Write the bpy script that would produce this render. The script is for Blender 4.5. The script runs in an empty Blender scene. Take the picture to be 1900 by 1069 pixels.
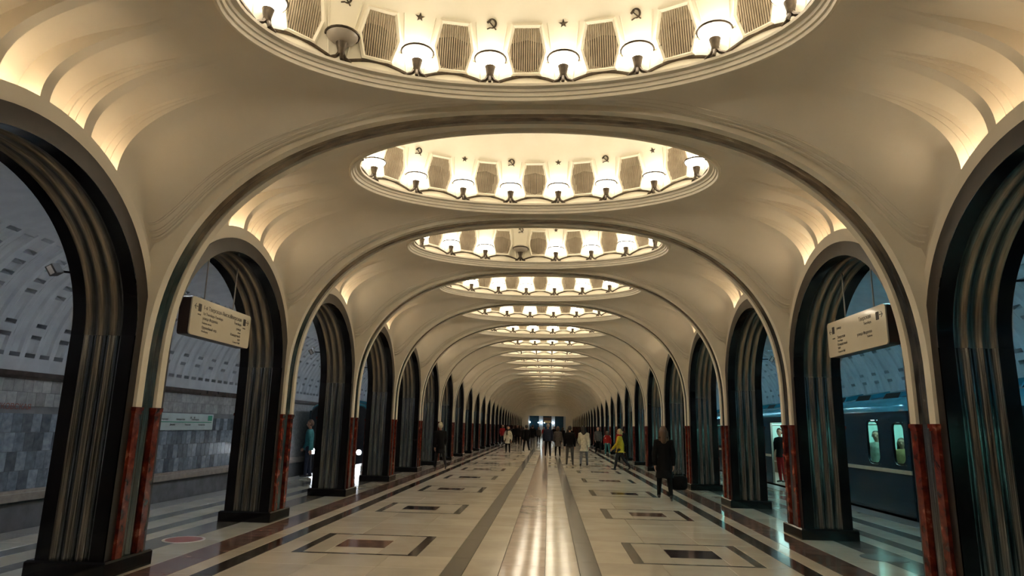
import bpy, bmesh, math, random
import numpy as np
from mathutils import Vector, Matrix
random.seed(7)
PI = math.pi
SC = bpy.context.scene
COL = SC.collection
S, Y0 = 4.204, 7.554          # bay length, first transverse arch in view
B0, B1 = -4, 25               # first and last bay
def arch_y(i): return Y0 + S * i
def bay_y(j): return Y0 + S * (j + .5)

# ------------------------------------------------------------------ camera, world, exposure
def set_camera():
    f, roll, vx, vy, cx, H = 1216.1, .0100, 1018.5, 792.4, .30, 1.68
    yc = Vector((vx - 950, -(vy - 534.5), f)).normalized()
    up = Vector((math.sin(roll), math.cos(roll), 0))
    z = (up - yc * up.dot(yc)).normalized()
    x = z.cross(yc)
    if x.x < 0: x = -x
    M = Matrix((x, yc, z))                       # rows: world axes seen from the camera
    r, u, fw = M.col[0], M.col[1], M.col[2]
    cam = bpy.data.cameras.new('camera'); o = bpy.data.objects.new('camera', cam); COL.objects.link(o)
    mw = Matrix(((r.x, u.x, -fw.x, cx), (r.y, u.y, -fw.y, 0), (r.z, u.z, -fw.z, H), (0, 0, 0, 1)))
    o.matrix_world = mw
    cam.sensor_width = 36; cam.lens = f * 36 / 1900; cam.clip_end = 400; cam.clip_start = .05
    SC.camera = o
set_camera()
W = bpy.data.worlds.new('world'); SC.world = W; W.use_nodes = True
W.node_tree.nodes['Background'].inputs[0].default_value = (.03, .035, .045, 1)
W.node_tree.nodes['Background'].inputs[1].default_value = .1
SC.view_settings.view_transform = 'Standard'; SC.view_settings.look = 'None'
SC.view_settings.gamma = 1; SC.view_settings.use_curve_mapping = False
SC.view_settings.exposure = 0.55
if hasattr(SC, 'cycles'):
    SC.cycles.max_bounces = 7; SC.cycles.use_light_tree = False; SC.cycles.adaptive_threshold = .03
LAMP_E, COVE_E, AISLE_E = 10.5, 25.0, 90.0

# ------------------------------------------------------------------ materials
MATS = {}
def nmat(name, c1, c2=None, rough=.5, metal=0, scale=4, stretch=(1, 1, 1), rvar=0, bump=0, contrast=(.35, .65), spec=.5, roughvar=0, vein=None, detail=5, coat=0):
    m = bpy.data.materials.new(name); m.use_nodes = True; MATS[name] = m
    nt = m.node_tree; N = nt.nodes; L = nt.links; b = N['Principled BSDF']
    b.inputs['Roughness'].default_value = rough; b.inputs['Metallic'].default_value = metal
    b.inputs['Specular IOR Level'].default_value = spec
    if coat: b.inputs['Coat Weight'].default_value = coat; b.inputs['Coat Roughness'].default_value = .06
    if c2 is None: c2 = tuple(v * .9 for v in c1)
    tc = N.new('ShaderNodeTexCoord'); oi = N.new('ShaderNodeObjectInfo')
    mp = N.new('ShaderNodeMapping'); mp.inputs['Scale'].default_value = stretch
    off = N.new('ShaderNodeVectorMath'); off.operation = 'SCALE'; off.inputs[0].default_value = (37, 19, 53)
    L.new(oi.outputs['Random'], off.inputs['Scale'])
    add = N.new('ShaderNodeVectorMath'); add.operation = 'ADD'
    L.new(tc.outputs['Object'], add.inputs[0]); L.new(off.outputs[0], add.inputs[1]); L.new(add.outputs[0], mp.inputs[0])
    nz = N.new('ShaderNodeTexNoise'); nz.inputs['Scale'].default_value = scale; nz.inputs['Detail'].default_value = detail
    L.new(mp.outputs[0], nz.inputs['Vector'])
    cr = N.new('ShaderNodeValToRGB'); cr.color_ramp.elements[0].position = contrast[0]; cr.color_ramp.elements[1].position = contrast[1]
    cr.color_ramp.elements[0].color = (*c2, 1); cr.color_ramp.elements[1].color = (*c1, 1)
    if vein:
        e = cr.color_ramp.elements.new(min(.99, contrast[1] + .06)); e.color = (*vein, 1)
    L.new(nz.outputs['Fac'], cr.inputs[0])
    out = cr.outputs[0]
    if rvar:
        hs = N.new('ShaderNodeHueSaturation'); mr = N.new('ShaderNodeMapRange')
        mr.inputs['To Min'].default_value = 1 - rvar; mr.inputs['To Max'].default_value = 1 + rvar
        L.new(oi.outputs['Random'], mr.inputs['Value']); L.new(mr.outputs[0], hs.inputs['Value']); L.new(out, hs.inputs['Color']); out = hs.outputs[0]
    L.new(out, b.inputs['Base Color'])
    if roughvar:
        mr2 = N.new('ShaderNodeMapRange'); mr2.inputs['To Min'].default_value = max(.02, rough - roughvar); mr2.inputs['To Max'].default_value = rough + roughvar
        L.new(nz.outputs['Fac'], mr2.inputs['Value']); L.new(mr2.outputs[0], b.inputs['Roughness'])
    if bump:
        bp = N.new('ShaderNodeBump'); bp.inputs['Strength'].default_value = bump; bp.inputs['Distance'].default_value = .02
        L.new(nz.outputs['Fac'], bp.inputs['Height']); L.new(bp.outputs[0], b.inputs['Normal'])
    return m
def emat(name, col, strength, base=(.9, .9, .9)):
    m = bpy.data.materials.new(name); m.use_nodes = True; MATS[name] = m
    b = m.node_tree.nodes['Principled BSDF']; b.inputs['Base Color'].default_value = (*base, 1)
    b.inputs['Emission Color'].default_value = (*col, 1); b.inputs['Emission Strength'].default_value = strength; b.inputs['Roughness'].default_value = .3
    return m
def glass(name, col, rough=.03, alpha=.25):
    m = bpy.data.materials.new(name); m.use_nodes = True; MATS[name] = m
    nt = m.node_tree; nt.nodes.remove(nt.nodes['Principled BSDF'])
    t = nt.nodes.new('ShaderNodeBsdfTransparent'); t.inputs[0].default_value = (*col, 1)
    g = nt.nodes.new('ShaderNodeBsdfGlossy'); g.inputs['Roughness'].default_value = rough
    mx = nt.nodes.new('ShaderNodeMixShader'); mx.inputs[0].default_value = alpha * .4
    nt.links.new(t.outputs[0], mx.inputs[1]); nt.links.new(g.outputs[0], mx.inputs[2])
    nt.links.new(mx.outputs[0], nt.nodes['Material Output'].inputs[0]); return m

nmat('plaster', (.83, .765, .665), (.76, .695, .595), rough=.62, scale=1.1, detail=6, bump=.02)
nmat('plaster_band', (.83, .77, .66), (.76, .70, .59), rough=.5, scale=3)
nmat('dome_plaster', (.84, .79, .66), (.80, .74, .60), rough=.6, scale=2)
nmat('grey_plaster', (.58, .60, .62), (.49, .51, .54), rough=.7, scale=2.5)
nmat('steel', (.40, .39, .375), (.06, .06, .063), rough=.24, metal=1, scale=3, stretch=(42, 42, .45), contrast=(.32, .70), roughvar=.09)
nmat('arch_steel_reflect', (.34, .30, .25), (.16, .14, .115), rough=.30, metal=1, scale=3, stretch=(26, 1, 1), contrast=(.3, .7))  # browner copy of the column steel; floor reflection put into the colour
nmat('rib_steel', (.30, .265, .22), (.10, .087, .073), rough=.24, metal=1, scale=2.2, stretch=(1.5, 6, 1.5), contrast=(.3, .7), roughvar=.08)
nmat('black_marble', (.009, .007, .007), (.004, .0035, .004), rough=.13, scale=6, spec=.28)
nmat('brown_black', (.034, .024, .020), (.018, .013, .012), rough=.30, scale=4)
nmat('red_marble', (.19, .028, .015), (.06, .008, .006), rough=.17, scale=9, contrast=(.36, .62), vein=(.34, .11, .07))
nmat('cream_marble', (.70, .625, .51), (.61, .535, .43), rough=.13, scale=1.6, rvar=.10, roughvar=.04, spec=.4)
nmat('pink_marble', (.54, .41, .345), (.43, .31, .26), rough=.10, scale=3, rvar=.10, roughvar=.04, spec=.32)
nmat('grey_marble', (.165, .148, .125), (.105, .094, .08), rough=.15, scale=7, rvar=.15)
nmat('brown_marble', (.085, .058, .042), (.034, .024, .02), rough=.13, scale=8, rvar=.3)
nmat('rust_marble', (.22, .115, .08), (.085, .042, .032), rough=.13, scale=6, rvar=.35, vein=(.36, .25, .19))
nmat('purple_marble', (.05, .032, .035), (.022, .013, .016), rough=.12, scale=7)
nmat('aisle_cream', (.52, .50, .42), (.44, .42, .35), rough=.14, scale=1.6, rvar=.08)
nmat('aisle_grey', (.15, .145, .135), (.085, .082, .078), rough=.16, scale=8, rvar=.2)
nmat('granite', (.22, .215, .20), (.14, .135, .13), rough=.3, scale=40)
nmat('grout', (.22, .19, .15), rough=.7)
nmat('bronze', (.085, .062, .04), (.04, .03, .02), rough=.42, metal=.6, scale=18)
nmat('louvre', (.42, .34, .24), (.33, .26, .18), rough=.5, scale=6)
nmat('void_shade', (.035, .028, .022), rough=.8)
nmat('frosted_off', (.40, .35, .29), (.36, .31, .25), rough=.35)
emat('lamp_glow', (1.0, .885, .70), LAMP_E)
emat('cove_bright', (1.0, .82, .56), COVE_E * 1.6); emat('cove_mid', (1.0, .80, .54), COVE_E * .8); emat('cove_dim', (1.0, .78, .52), COVE_E * .3)
emat('added_tube_left', (.78, .88, 1.0), AISLE_E); emat('added_tube_right', (.34, .78, .95), AISLE_E * 1.15)
nmat('wall_tile', (.26, .305, .36), (.13, .155, .195), rough=.22, scale=7, rvar=.55, contrast=(.3, .7))
nmat('wall_tile_light', (.42, .42, .42), (.31, .315, .32), rough=.25, scale=7, rvar=.22)
nmat('track_wall', (.17, .175, .19), (.11, .115, .125), rough=.5, scale=3)
nmat('ledge_stone', (.42, .37, .32), (.32, .28, .25), rough=.3, scale=6)
nmat('cornice', (.075, .05, .042), (.045, .032, .028), rough=.2, scale=5)
nmat('ballast', (.03, .03, .032), (.015, .015, .017), rough=.9, scale=30, bump=.5)
nmat('rail_steel', (.3, .28, .26), rough=.3, metal=1)
nmat('train_blue', (.005, .026, .042), (.004, .02, .033), rough=.25, scale=2)
nmat('train_roof', (.035, .21, .29), (.03, .18, .25), rough=.16, scale=2)
nmat('train_dark', (.012, .014, .018), rough=.35)
nmat('train_teal', (.02, .26, .33), (.015, .2, .26), rough=.3)
nmat('train_stripe', (.42, .36, .25), (.36, .3, .2), rough=.35)
nmat('train_interior', (.46, .62, .58), (.40, .56, .52), rough=.5)
nmat('rubber', (.006, .006, .006), rough=.8, spec=.12)
nmat('seat_brown', (.14, .07, .04), rough=.5)
emat('train_light', (.62, 1.0, .92), 9.0); emat('headlight', (.85, .92, 1.0), 30.0)
glass('window_glass', (.72, .92, .90)); glass('dark_glass', (.25, .30, .34), alpha=.5)
nmat('sign_white', (.74, .68, .56), (.72, .66, .54), rough=.12, coat=.5)
nmat('sign_brown', (.055, .03, .025), rough=.35); nmat('ink', (.035, .03, .028), rough=.5)
nmat('map_white', (.58, .68, .68), rough=.3); nmat('map_green', (.02, .30, .17), rough=.4)
nmat('bronze_red', (.30, .085, .05), (.22, .06, .04), rough=.4)
nmat('white_paint', (.70, .68, .64), rough=.4); nmat('sticker_red', (.30, .075, .055), rough=.3); nmat('sticker_grey', (.115, .13, .13), rough=.25)
nmat('end_blue', (.012, .055, .095), (.01, .04, .07), rough=.2); nmat('end_pale', (.45, .5, .58), rough=.4)
emat('end_lamp', (.75, .95, 1.0), 7.0)
nmat('speaker_grey', (.05, .042, .036), (.035, .03, .026), rough=.45)
def cloth(name, c): return nmat(name, c, tuple(v * .72 for v in c), rough=.85, scale=14, spec=.2)
cloth('c_black', (.0055, .005, .0055)); cloth('c_dark', (.022, .022, .026)); cloth('c_navy', (.02, .025, .045)); cloth('c_grey', (.10, .095, .09))
cloth('c_taupe', (.105, .085, .075)); cloth('c_white', (.66, .62, .50)); cloth('c_yellow', (.62, .44, .03)); cloth('c_red', (.36, .02, .02)); cloth('c_teal', (.05, .22, .25))
cloth('c_jeans', (.19, .19, .21)); cloth('c_brown', (.06, .035, .022)); cloth('c_cream', (.62, .52, .34)); cloth('c_pale', (.45, .5, .42)); cloth('c_ochre', (.5, .34, .16))
nmat('skin', (.46, .25, .17), (.42, .22, .15), rough=.55); nmat('h_dark', (.018, .012, .009), rough=.5, scale=30); nmat('h_brown', (.085, .045, .025), rough=.5, scale=30)
nmat('h_blond', (.52, .38, .17), rough=.5, scale=30); nmat('h_grey', (.3, .25, .2), rough=.6, scale=30); nmat('shoe', (.015, .012, .011), rough=.4); nmat('shoe_white', (.6, .58, .55), rough=.5)

# ------------------------------------------------------------------ mesh helpers
TSC = bpy.data.scenes.new('workbench')            # small scratch scene for evaluating modifiers and text
def evaluated(o):
    TSC.collection.objects.link(o); vl = TSC.view_layers[0]; vl.update()
    dg = vl.depsgraph; dg.update(); return bpy.data.meshes.new_from_object(o.evaluated_get(dg))
def mesh(name, verts, faces, mats, fm=None, smooth=False, ang=35):
    me = bpy.data.meshes.new(name); me.from_pydata([tuple(v) for v in verts], [], faces)
    if isinstance(mats, str): mats = [mats]
    for m in mats: me.materials.append(MATS[m])
    if fm is not None: me.polygons.foreach_set('material_index', fm)
    if smooth:
        me.polygons.foreach_set('use_smooth', [True] * len(me.polygons)); me.set_sharp_from_angle(angle=math.radians(ang))
    me.update(); return me
class MB:
    def __init__(s): s.v = []; s.f = []; s.m = []
    def add(s, v, f, mi=0):
        n = len(s.v); s.v += [tuple(p) for p in v]; s.f += [tuple(i + n for i in q) for q in f]; s.m += [mi] * len(f)
    def box(s, a, b, mi=0, M=None):
        x0, y0, z0 = a; x1, y1, z1 = b
        v = [Vector(p) for p in ((x0, y0, z0), (x1, y0, z0), (x1, y1, z0), (x0, y1, z0), (x0, y0, z1), (x1, y0, z1), (x1, y1, z1), (x0, y1, z1))]
        if M: v = [M @ p for p in v]
        s.add(v, [(0, 3, 2, 1), (4, 5, 6, 7), (0, 1, 5, 4), (1, 2, 6, 5), (2, 3, 7, 6), (3, 0, 4, 7)], mi)
    def chbox(s, a, b, c, mi=0):
        # box with a chamfered top edge
        x0, y0, z0 = a; x1, y1, z1 = b
        v = [(x0, y0, z0), (x1, y0, z0), (x1, y1, z0), (x0, y1, z0), (x0, y0, z1 - c), (x1, y0, z1 - c), (x1, y1, z1 - c), (x0, y1, z1 - c),
             (x0 + c, y0 + c, z1), (x1 - c, y0 + c, z1), (x1 - c, y1 - c, z1), (x0 + c, y1 - c, z1)]
        f = [(0, 3, 2, 1), (8, 9, 10, 11)]
        for k in range(4):
            n = (k + 1) % 4; f += [(k, n, 4 + n, 4 + k), (4 + k, 4 + n, 8 + n, 8 + k)]
        s.add(v, f, mi)
    def grid(s, rows, mi=0, close=False, flip=False):
        n = len(rows[0]); v = [p for r in rows for p in r]; f = []
        for i in range(len(rows) - 1):
            for k in range(n if close else n - 1):
                q = (i * n + k, i * n + (k + 1) % n, (i + 1) * n + (k + 1) % n, (i + 1) * n + k)
                f.append(q[::-1] if flip else q)
        s.add(v, f, mi)
    def tube(s, pts, r, n=6, mi=0):
        pts = [Vector(p) for p in pts]; rows = []
        for i, p in enumerate(pts):
            d = (pts[min(i + 1, len(pts) - 1)] - pts[max(i - 1, 0)]).normalized()
            a = d.cross(Vector((0, 0, 1)));
            if a.length < 1e-3: a = Vector((1, 0, 0))
            a.normalize(); b = d.cross(a); rr = r[i] if isinstance(r, (list, tuple)) else r
            rows.append([p + a * (rr * math.cos(2 * PI * k / n)) + b * (rr * math.sin(2 * PI * k / n)) for k in range(n)])
        s.grid(rows, mi, close=True); m = len(s.v)
        s.f.append(tuple(range(m - n, m))); s.m.append(mi); s.f.append(tuple(range(m - n * len(rows) + n - 1, m - n * len(rows) - 1, -1))); s.m.append(mi)
    def lathe(s, prof, n=16, mi=0, c=(0, 0, 0)):
        s.grid([[(c[0] + r * math.cos(2 * PI * k / n), c[1] + r * math.sin(2 * PI * k / n), c[2] + z) for k in range(n)] for r, z in prof], mi, close=True)
    def prism(s, poly, h0, h1, mi=0, M=None):
        n = len(poly); v = [Vector((x, y, h0)) for x, y in poly] + [Vector((x, y, h1)) for x, y in poly]
        if M: v = [M @ p for p in v]
        s.add(v, [tuple(range(n - 1, -1, -1)), tuple(range(n, 2 * n))] + [(k, (k + 1) % n, n + (k + 1) % n, n + k) for k in range(n)], mi)
    def me(s, name, mats, smooth=False, ang=35): return mesh(name, s.v, s.f, mats, s.m, smooth, ang)
def ob(name, me, parent=None, loc=(0, 0, 0), rz=0, kind=None, label=None, cat=None, group=None):
    o = bpy.data.objects.new(name, me); COL.objects.link(o); o.location = loc; o.rotation_euler = (0, 0, rz)
    if parent is not None: o.parent = parent
    tag(o, kind, label, cat, group); return o
def tag(o, kind=None, label=None, cat=None, group=None):
    if kind: o['kind'] = kind
    if label: o['label'] = label
    if cat: o['category'] = cat
    if group: o['group'] = group
ORD = ['first', 'second', 'third', 'fourth', 'fifth', 'sixth', 'seventh', 'eighth', 'ninth', 'tenth', 'eleventh', 'twelfth', 'thirteenth', 'fourteenth', 'fifteenth', 'sixteenth',
       'seventeenth', 'eighteenth', 'nineteenth', 'twentieth', 'twenty-first', 'twenty-second', 'twenty-third', 'twenty-fourth', 'twenty-fifth', 'twenty-sixth', 'twenty-seventh', 'twenty-eighth', 'twenty-ninth', 'thirtieth', 'thirty-first']

# ------------------------------------------------------------------ floor
floor = ob('floor', None, kind='structure', label='polished marble station floor with dark stripes and framed inlays')
YA, YB = arch_y(B0), arch_y(B1 + 1)
b = MB(); b.box((-7.6, YA, -.16), (7.6, YB, -.016)); ob('subfloor', b.me('subfloor', 'grout'), floor)
RECTS = []                                       # (kind, material, x0, x1, y0, y1) in one bay, right half and centre
def rows(kind, mat, x0, x1, n, shift=0):
    for k in range(n): RECTS.append((kind, mat, x0, x1, -S / 2 + S * k / n, -S / 2 + S * (k + 1) / n))
rows('slab', 'pink_marble', -.27, .27, 4)
NC = len(RECTS)
rows('slab', 'cream_marble', .27, .68, 3)
rows('stripe', 'grey_marble', .68, .93, 3)
pc, ph = .10, .79
for ya, yb in ((-S / 2, -S / 4 - .35), (-S / 4 - .35, pc - ph), (pc + ph, S / 2 - .6), (S / 2 - .6, S / 2)):
    for xa, xb in ((.93, 1.75), (1.75, 2.57), (2.57, 3.38)): RECTS.append(('slab', 'cream_marble', xa, xb, ya, yb))
for xa, xb in ((.93, 1.40), (3.07, 3.38)):
    RECTS.append(('slab', 'cream_marble', xa, xb, pc - ph, pc)); RECTS.append(('slab', 'cream_marble', xa, xb, pc, pc + ph))
RECTS += [('inlay', 'F', 1.40, 1.535, pc - ph, pc + ph), ('inlay', 'F', 2.935, 3.07, pc - ph, pc + ph), ('inlay', 'F', 1.535, 2.935, pc - ph, pc - ph + .075), ('inlay', 'F', 1.535, 2.935, pc + ph - .075, pc + ph),
          ('slab', 'cream_marble', 1.535, 1.95, pc - ph + .075, pc + ph - .075), ('slab', 'cream_marble', 2.64, 2.935, pc - ph + .075, pc + ph - .075),
          ('slab', 'cream_marble', 1.95, 2.64, pc - ph + .075, pc - .3), ('slab', 'cream_marble', 1.95, 2.64, pc + .3, pc + ph - .075), ('inlay', 'C', 1.95, 2.64, pc - .3, pc + .3)]
rows('stripe', 'brown_marble', 3.38, 3.62, 4); rows('slab', 'cream_marble', 3.62, 3.86, 3); rows('stripe', 'rust_marble', 3.86, 4.30, 5)
rows('slab', 'aisle_cream', 4.30, 4.85, 4); rows('stripe', 'rust2', 4.85, 5.32, 4); rows('slab', 'aisle_cream', 5.32, 5.60, 3); rows('stripe', 'aisle_grey', 5.60, 5.86, 2)
rows('slab', 'aisle_cream', 5.86, 6.28, 3); rows('stripe', 'aisle_grey', 6.28, 6.58, 2); rows('slab', 'aisle_cream', 6.58, 7.12, 3); rows('stripe', 'granite', 7.12, 7.6, 2)
def rmat(m, side, j):
    if m == 'F': return 'grey_marble' if (j + (side > 0)) % 2 else 'brown_marble'
    if m == 'C': return 'purple_marble' if (j + (side > 0)) % 2 else 'rust_marble'
    if m == 'rust2': return 'aisle_grey' if side > 0 else 'grey_marble'
    return m
PIECES = [(r, 0) for r in RECTS[:NC]] + [(r, sd) for sd in (-1, 1) for r in RECTS[NC:]]
SLABME = {}
def slab_mesh(w, h, mat):
    k = (round(w, 3), round(h, 3), mat)
    if k not in SLABME:
        q = MB(); g = .003; q.chbox((-w / 2 + g, -h / 2 + g, -.016), (w / 2 - g, h / 2 - g, 0), .0015); SLABME[k] = q.me('slab', mat)
    return SLABME[k]
NAMES = {'slab': 'paving_slab', 'stripe': 'stripe_slab', 'inlay': 'inlay_slab'}
for j in range(B0, B1 + 1):
    if -1 <= j <= 1:
        for (kd, m, xa, xb, ya, yb), sd in PIECES:
            if sd < 0: xa, xb = -xb, -xa
            ob(NAMES[kd], slab_mesh(xb - xa, yb - ya, rmat(m, sd, j)), floor, ((xa + xb) / 2, bay_y(j) + (ya + yb) / 2, 0))
FAR = {}
def far_floor(par):
    q = MB(); ml = []
    for (kd, m, xa, xb, ya, yb), sd in PIECES:
        if sd < 0: xa, xb = -xb, -xa
        mm = rmat(m, sd, par)
        if mm not in ml: ml.append(mm)
        g = .003; q.add([(xa + g, ya + g, 0), (xb - g, ya + g, 0), (xb - g, yb - g, 0), (xa + g, yb - g, 0)], [(0, 1, 2, 3)], ml.index(mm))
    return q.me('distant_paving', ml)
for j in range(B0, B1 + 1):
    if not -1 <= j <= 1:
        p = j % 2
        if p not in FAR: FAR[p] = far_floor(p)
        ob('distant_paving', FAR[p], floor, (0, bay_y(j), 0), kind='stuff')
# track beds
for sd, nm in ((-1, 'left'), (1, 'right')):
    b = MB(); b.box((min(sd * 7.6, sd * 11.1), YA, -1.25), (max(sd * 7.6, sd * 11.1), YB, -1.1)); ob('track_bed', b.me('track_bed', 'ballast'), floor)
    b = MB(); b.box((min(sd * 7.42, sd * 7.6), YA, -1.1), (max(sd * 7.42, sd * 7.6), YB, -.16)); ob('platform_edge', b.me('platform_edge', 'track_wall'), floor)
    for dx in (8.44, 9.96):
        b = MB(); b.box((sd * dx - .035, YA, -1.1), (sd * dx + .035, YB, -.96)); ob('rail', b.me('rail', 'rail_steel'), floor)

# ------------------------------------------------------------------ columns
ZS = 2.6                                          # springing of the arcade arches
def flutes(x0, x1, n=3, depth=.035, per=9):
    pts = []
    w = (x1 - x0) / n; lip = .012
    for k in range(n):
        a = x0 + k * w
        pts.append((a, 0)); pts.append((a + lip, 0))
        for i in range(1, per):
            t = i / per; pts.append((a + lip + (w - 2 * lip) * t, -depth * math.sin(PI * t) ** .8))
        pts.append((a + w - lip, 0))
    pts.append((x1, 0)); return pts
FL = flutes(-.225, .225)
def column_meshes():
    M = {}
    b = MB(); b.chbox((-.455, -.425, 0), (.445, .425, .17), .02); M['plinth'] = b.me('plinth', 'black_marble')
    b = MB()                                      # core with recesses behind the flutes
    for x0, x1, hy in ((-.38, -.225, .36), (-.225, .225, .318), (.225, .38, .36)): b.box((x0, -hy, .17), (x1, hy, ZS))
    M['shaft'] = b.me('shaft', 'black_marble')
    for sg, nm in ((-1, 'fluted_panel'), (1, 'fluted_panel_b')):
        b = MB(); b.grid([[(x, sg * (.358 + d), z) for x, d in FL] for z in (.17, .9, 1.8, ZS)], flip=sg > 0); M[nm] = b.me('fluted_panel', 'steel', True, 50)
    for k, (sx, sy) in enumerate(((-1, -1), (-1, 1), (1, -1), (1, 1))):
        b = MB(); xa, xb = (-.44, -.378) if sx < 0 else (.378, .42); ya, yb = (.135, .25) if sy > 0 else (-.25, -.135)
        b.chbox((xa, ya, .17), (xb, yb, 1.735), .006); M['pilaster%d' % k] = b.me('pilaster', 'red_marble')
        b = MB(); b.box((xa - (.008 if sx < 0 else 0), ya - .008, 1.725), (xb + (.008 if sx > 0 else 0), yb + .008, 1.755)); b.box((xa - (.018 if sx < 0 else 0), ya - .018, 1.755), (xb + (.018 if sx > 0 else 0), yb + .018, 1.80)); M['capital%d' % k] = b.me('capital', 'red_marble')
    b = MB(); f2 = flutes(-.125, .125, 2, .02, 7); b.grid([[(-.388 - d * -1, x, z) for x, d in f2] for z in (.17, .9, 1.6, 2.25)], flip=True)
    M['steel_strip'] = b.me('steel_strip', 'steel', True, 50)
    return M
CM = column_meshes()
PARTN = {'fluted_panel_b': 'fluted_panel'}
for sd, nm in ((-1, 'left'), (1, 'right')):
    for i in range(B0, B1 + 2):
        n = i if i >= 0 else None
        if i >= 0:
            lab = ('nearest' if i == 0 else ORD[i]) + ' fluted steel and red marble column in the %s row' % nm
        else:
            lab = 'fluted steel column in the %s row just behind the viewpoint' % nm if i == -1 else 'fluted steel column %s bays behind the viewpoint, %s row' % ({-2: 'two', -3: 'three', -4: 'four'}[i], nm)
        c = ob('column', None, None, (sd * 4.82, arch_y(i), 0), 0 if sd > 0 else PI, label=lab, cat='column', group='columns of the %s arcade' % nm)
        for k, me in CM.items():
            base = k.rstrip('0123')
            ob(PARTN.get(base, base), me, c)

# ------------------------------------------------------------------ transverse ribs
RZ0, RRISE, RHX, RN = 2.2, 3.23, 4.38, 2.5
def rib_path():
    p = [(RHX, 1.80), (RHX, 2.0)]
    n = 72
    for k in range(n + 1):
        t = PI * k / n; c, s_ = math.cos(t), math.sin(t)
        p.append((math.copysign(abs(c) ** (2 / RN), c) * RHX, RZ0 + RRISE * abs(s_) ** (2 / RN)))
    p += [(-RHX, 2.0), (-RHX, 1.80)]
    return p
RP = rib_path()
def rib_norm():
    N = []
    for i in range(len(RP)):
        a = RP[max(i - 1, 0)]; c = RP[min(i + 1, len(RP) - 1)]
        dx, dz = c[0] - a[0], c[1] - a[1]; l = math.hypot(dx, dz); N.append((dz / l, -dx / l))
    return N
RNRM = rib_norm()                                  # points outward
def sweep_rib(prof, mat, name, close=True, cut=None):
    # prof: (y, outward offset)
    rows_ = [[(x + nx * o, y, z + nz * o) for y, o in prof] for (x, z), (nx, nz) in zip(RP, RNRM)]
    b = MB(); b.grid(rows_, close=close); return b.me(name, mat, True, 40)
ne = sweep_rib([(-.25, 0), (-.135, 0), (-.135, .3), (-.25, .3)], 'plaster_band', 'plaster_band')
fa = sweep_rib([(.135, 0), (.25, 0), (.25, .3), (.135, .3)], 'plaster_band', 'plaster_band')
stf = flutes(-.134, .092, 2, .022, 7)
st = sweep_rib([(x, .015 - d) for x, d in stf], 'rib_steel', 'steel_band', close=False)
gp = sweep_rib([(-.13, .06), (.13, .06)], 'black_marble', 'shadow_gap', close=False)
for i in range(B0, B1 + 2):
    r = ob('trim_%d' % (i - B0 + 1), None, None, (0, arch_y(i), 0), kind='structure', label='transverse vault arch with cream bands and a polished steel strip')
    ob('plaster_band', ne, r); ob('plaster_band', fa, r); ob('steel_band', st, r); ob('backing', gp, r)

# ------------------------------------------------------------------ arcade walls (arch linings, archivolts, spandrels)
AH, AR = 1.742, 1.60                               # clear half width and rise of the arcade arches
OH, OR = 1.92, 1.80
LH, LR = 2.06, 1.98
def zledge(dy): return ZS + LR * math.sqrt(max(0, 1 - (dy / 2.06) ** 2))
ell = lambda h, r, n=40: [(h * math.cos(PI * k / n), ZS + r * math.sin(PI * k / n), math.cos(PI * k / n) / h, math.sin(PI * k / n) / r) for k in range(n + 1)]
def lining(x0, x1, prof, mat, name):
    rows_ = []
    for y, z, ny, nz in ell(AH, AR, 44):
        l = math.hypot(ny, nz); ny /= l; nz /= l
        rows_.append([(x, y - ny * d, z - nz * d) for x, d in prof])
    b = MB(); b.grid(rows_); return b.me(name, mat, True, 50)
L_f = lining(0, 0, [(4.82 + x, d) for x, d in FL], 'arch_steel_reflect', 'fluted_lining')
L_a = lining(0, 0, [(4.43, 0), (4.595, 0)], 'black_marble', 'dark_lining'); L_b = lining(0, 0, [(5.045, 0), (5.20, 0)], 'black_marble', 'dark_lining')
b = MB(); pi_, po = ell(AH, AR, 44), ell(OH, OR, 44)
b.grid([[(4.425, p[0], p[1]), (4.415, q[0], q[1]), (4.45, q[0], q[1])] for p, q in zip([(AH, .17)] + pi_ + [(-AH, .17)], [(OH - .02, .17)] + po + [(-OH + .02, .17)])]); M_av = b.me('archivolt', 'brown_black', True, 30)
b = MB(); pl_ = ell(LH, LR, 44)
b.grid([[(4.44, p[0], p[1]), (4.435, q[0], q[1]), (4.505, q[0], q[1])] for p, q in zip(po, pl_)]); M_sp = b.me('spandrel', 'plaster', True, 30)
b = MB(); r0 = []; r1 = []
for k in range(49):
    dy = -2.102 + 4.204 * k / 48; r0.append((5.2, dy, ZS + (AR * math.sqrt(1 - (dy / AH) ** 2) if abs(dy) < AH else 0))); r1.append((5.2, dy, 4.85))
b.grid([r0, r1]); M_aw = b.me('aisle_face', 'grey_plaster')
def mirror(me, name):
    m = me.copy(); m.name = name
    for v in m.vertices: v.co.x = -v.co.x
    m.flip_normals(); return m
for sd, nm in ((-1, 'left'), (1, 'right')):
    w = ob('wall_' + nm, None, kind='structure', label='%s arcade wall of dark steel-lined arches under cream plaster' % nm)
    ms = [('fluted_lining', L_f), ('dark_lining', L_a), ('dark_lining', L_b), ('archivolt', M_av), ('spandrel', M_sp), ('aisle_face', M_aw)]
    if sd < 0: ms = [(n, mirror(m, n)) for n, m in ms]
    for j in range(B0, B1 + 1):
        for n, m in ms: ob(n, m, w, (0, bay_y(j), 0))

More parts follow.
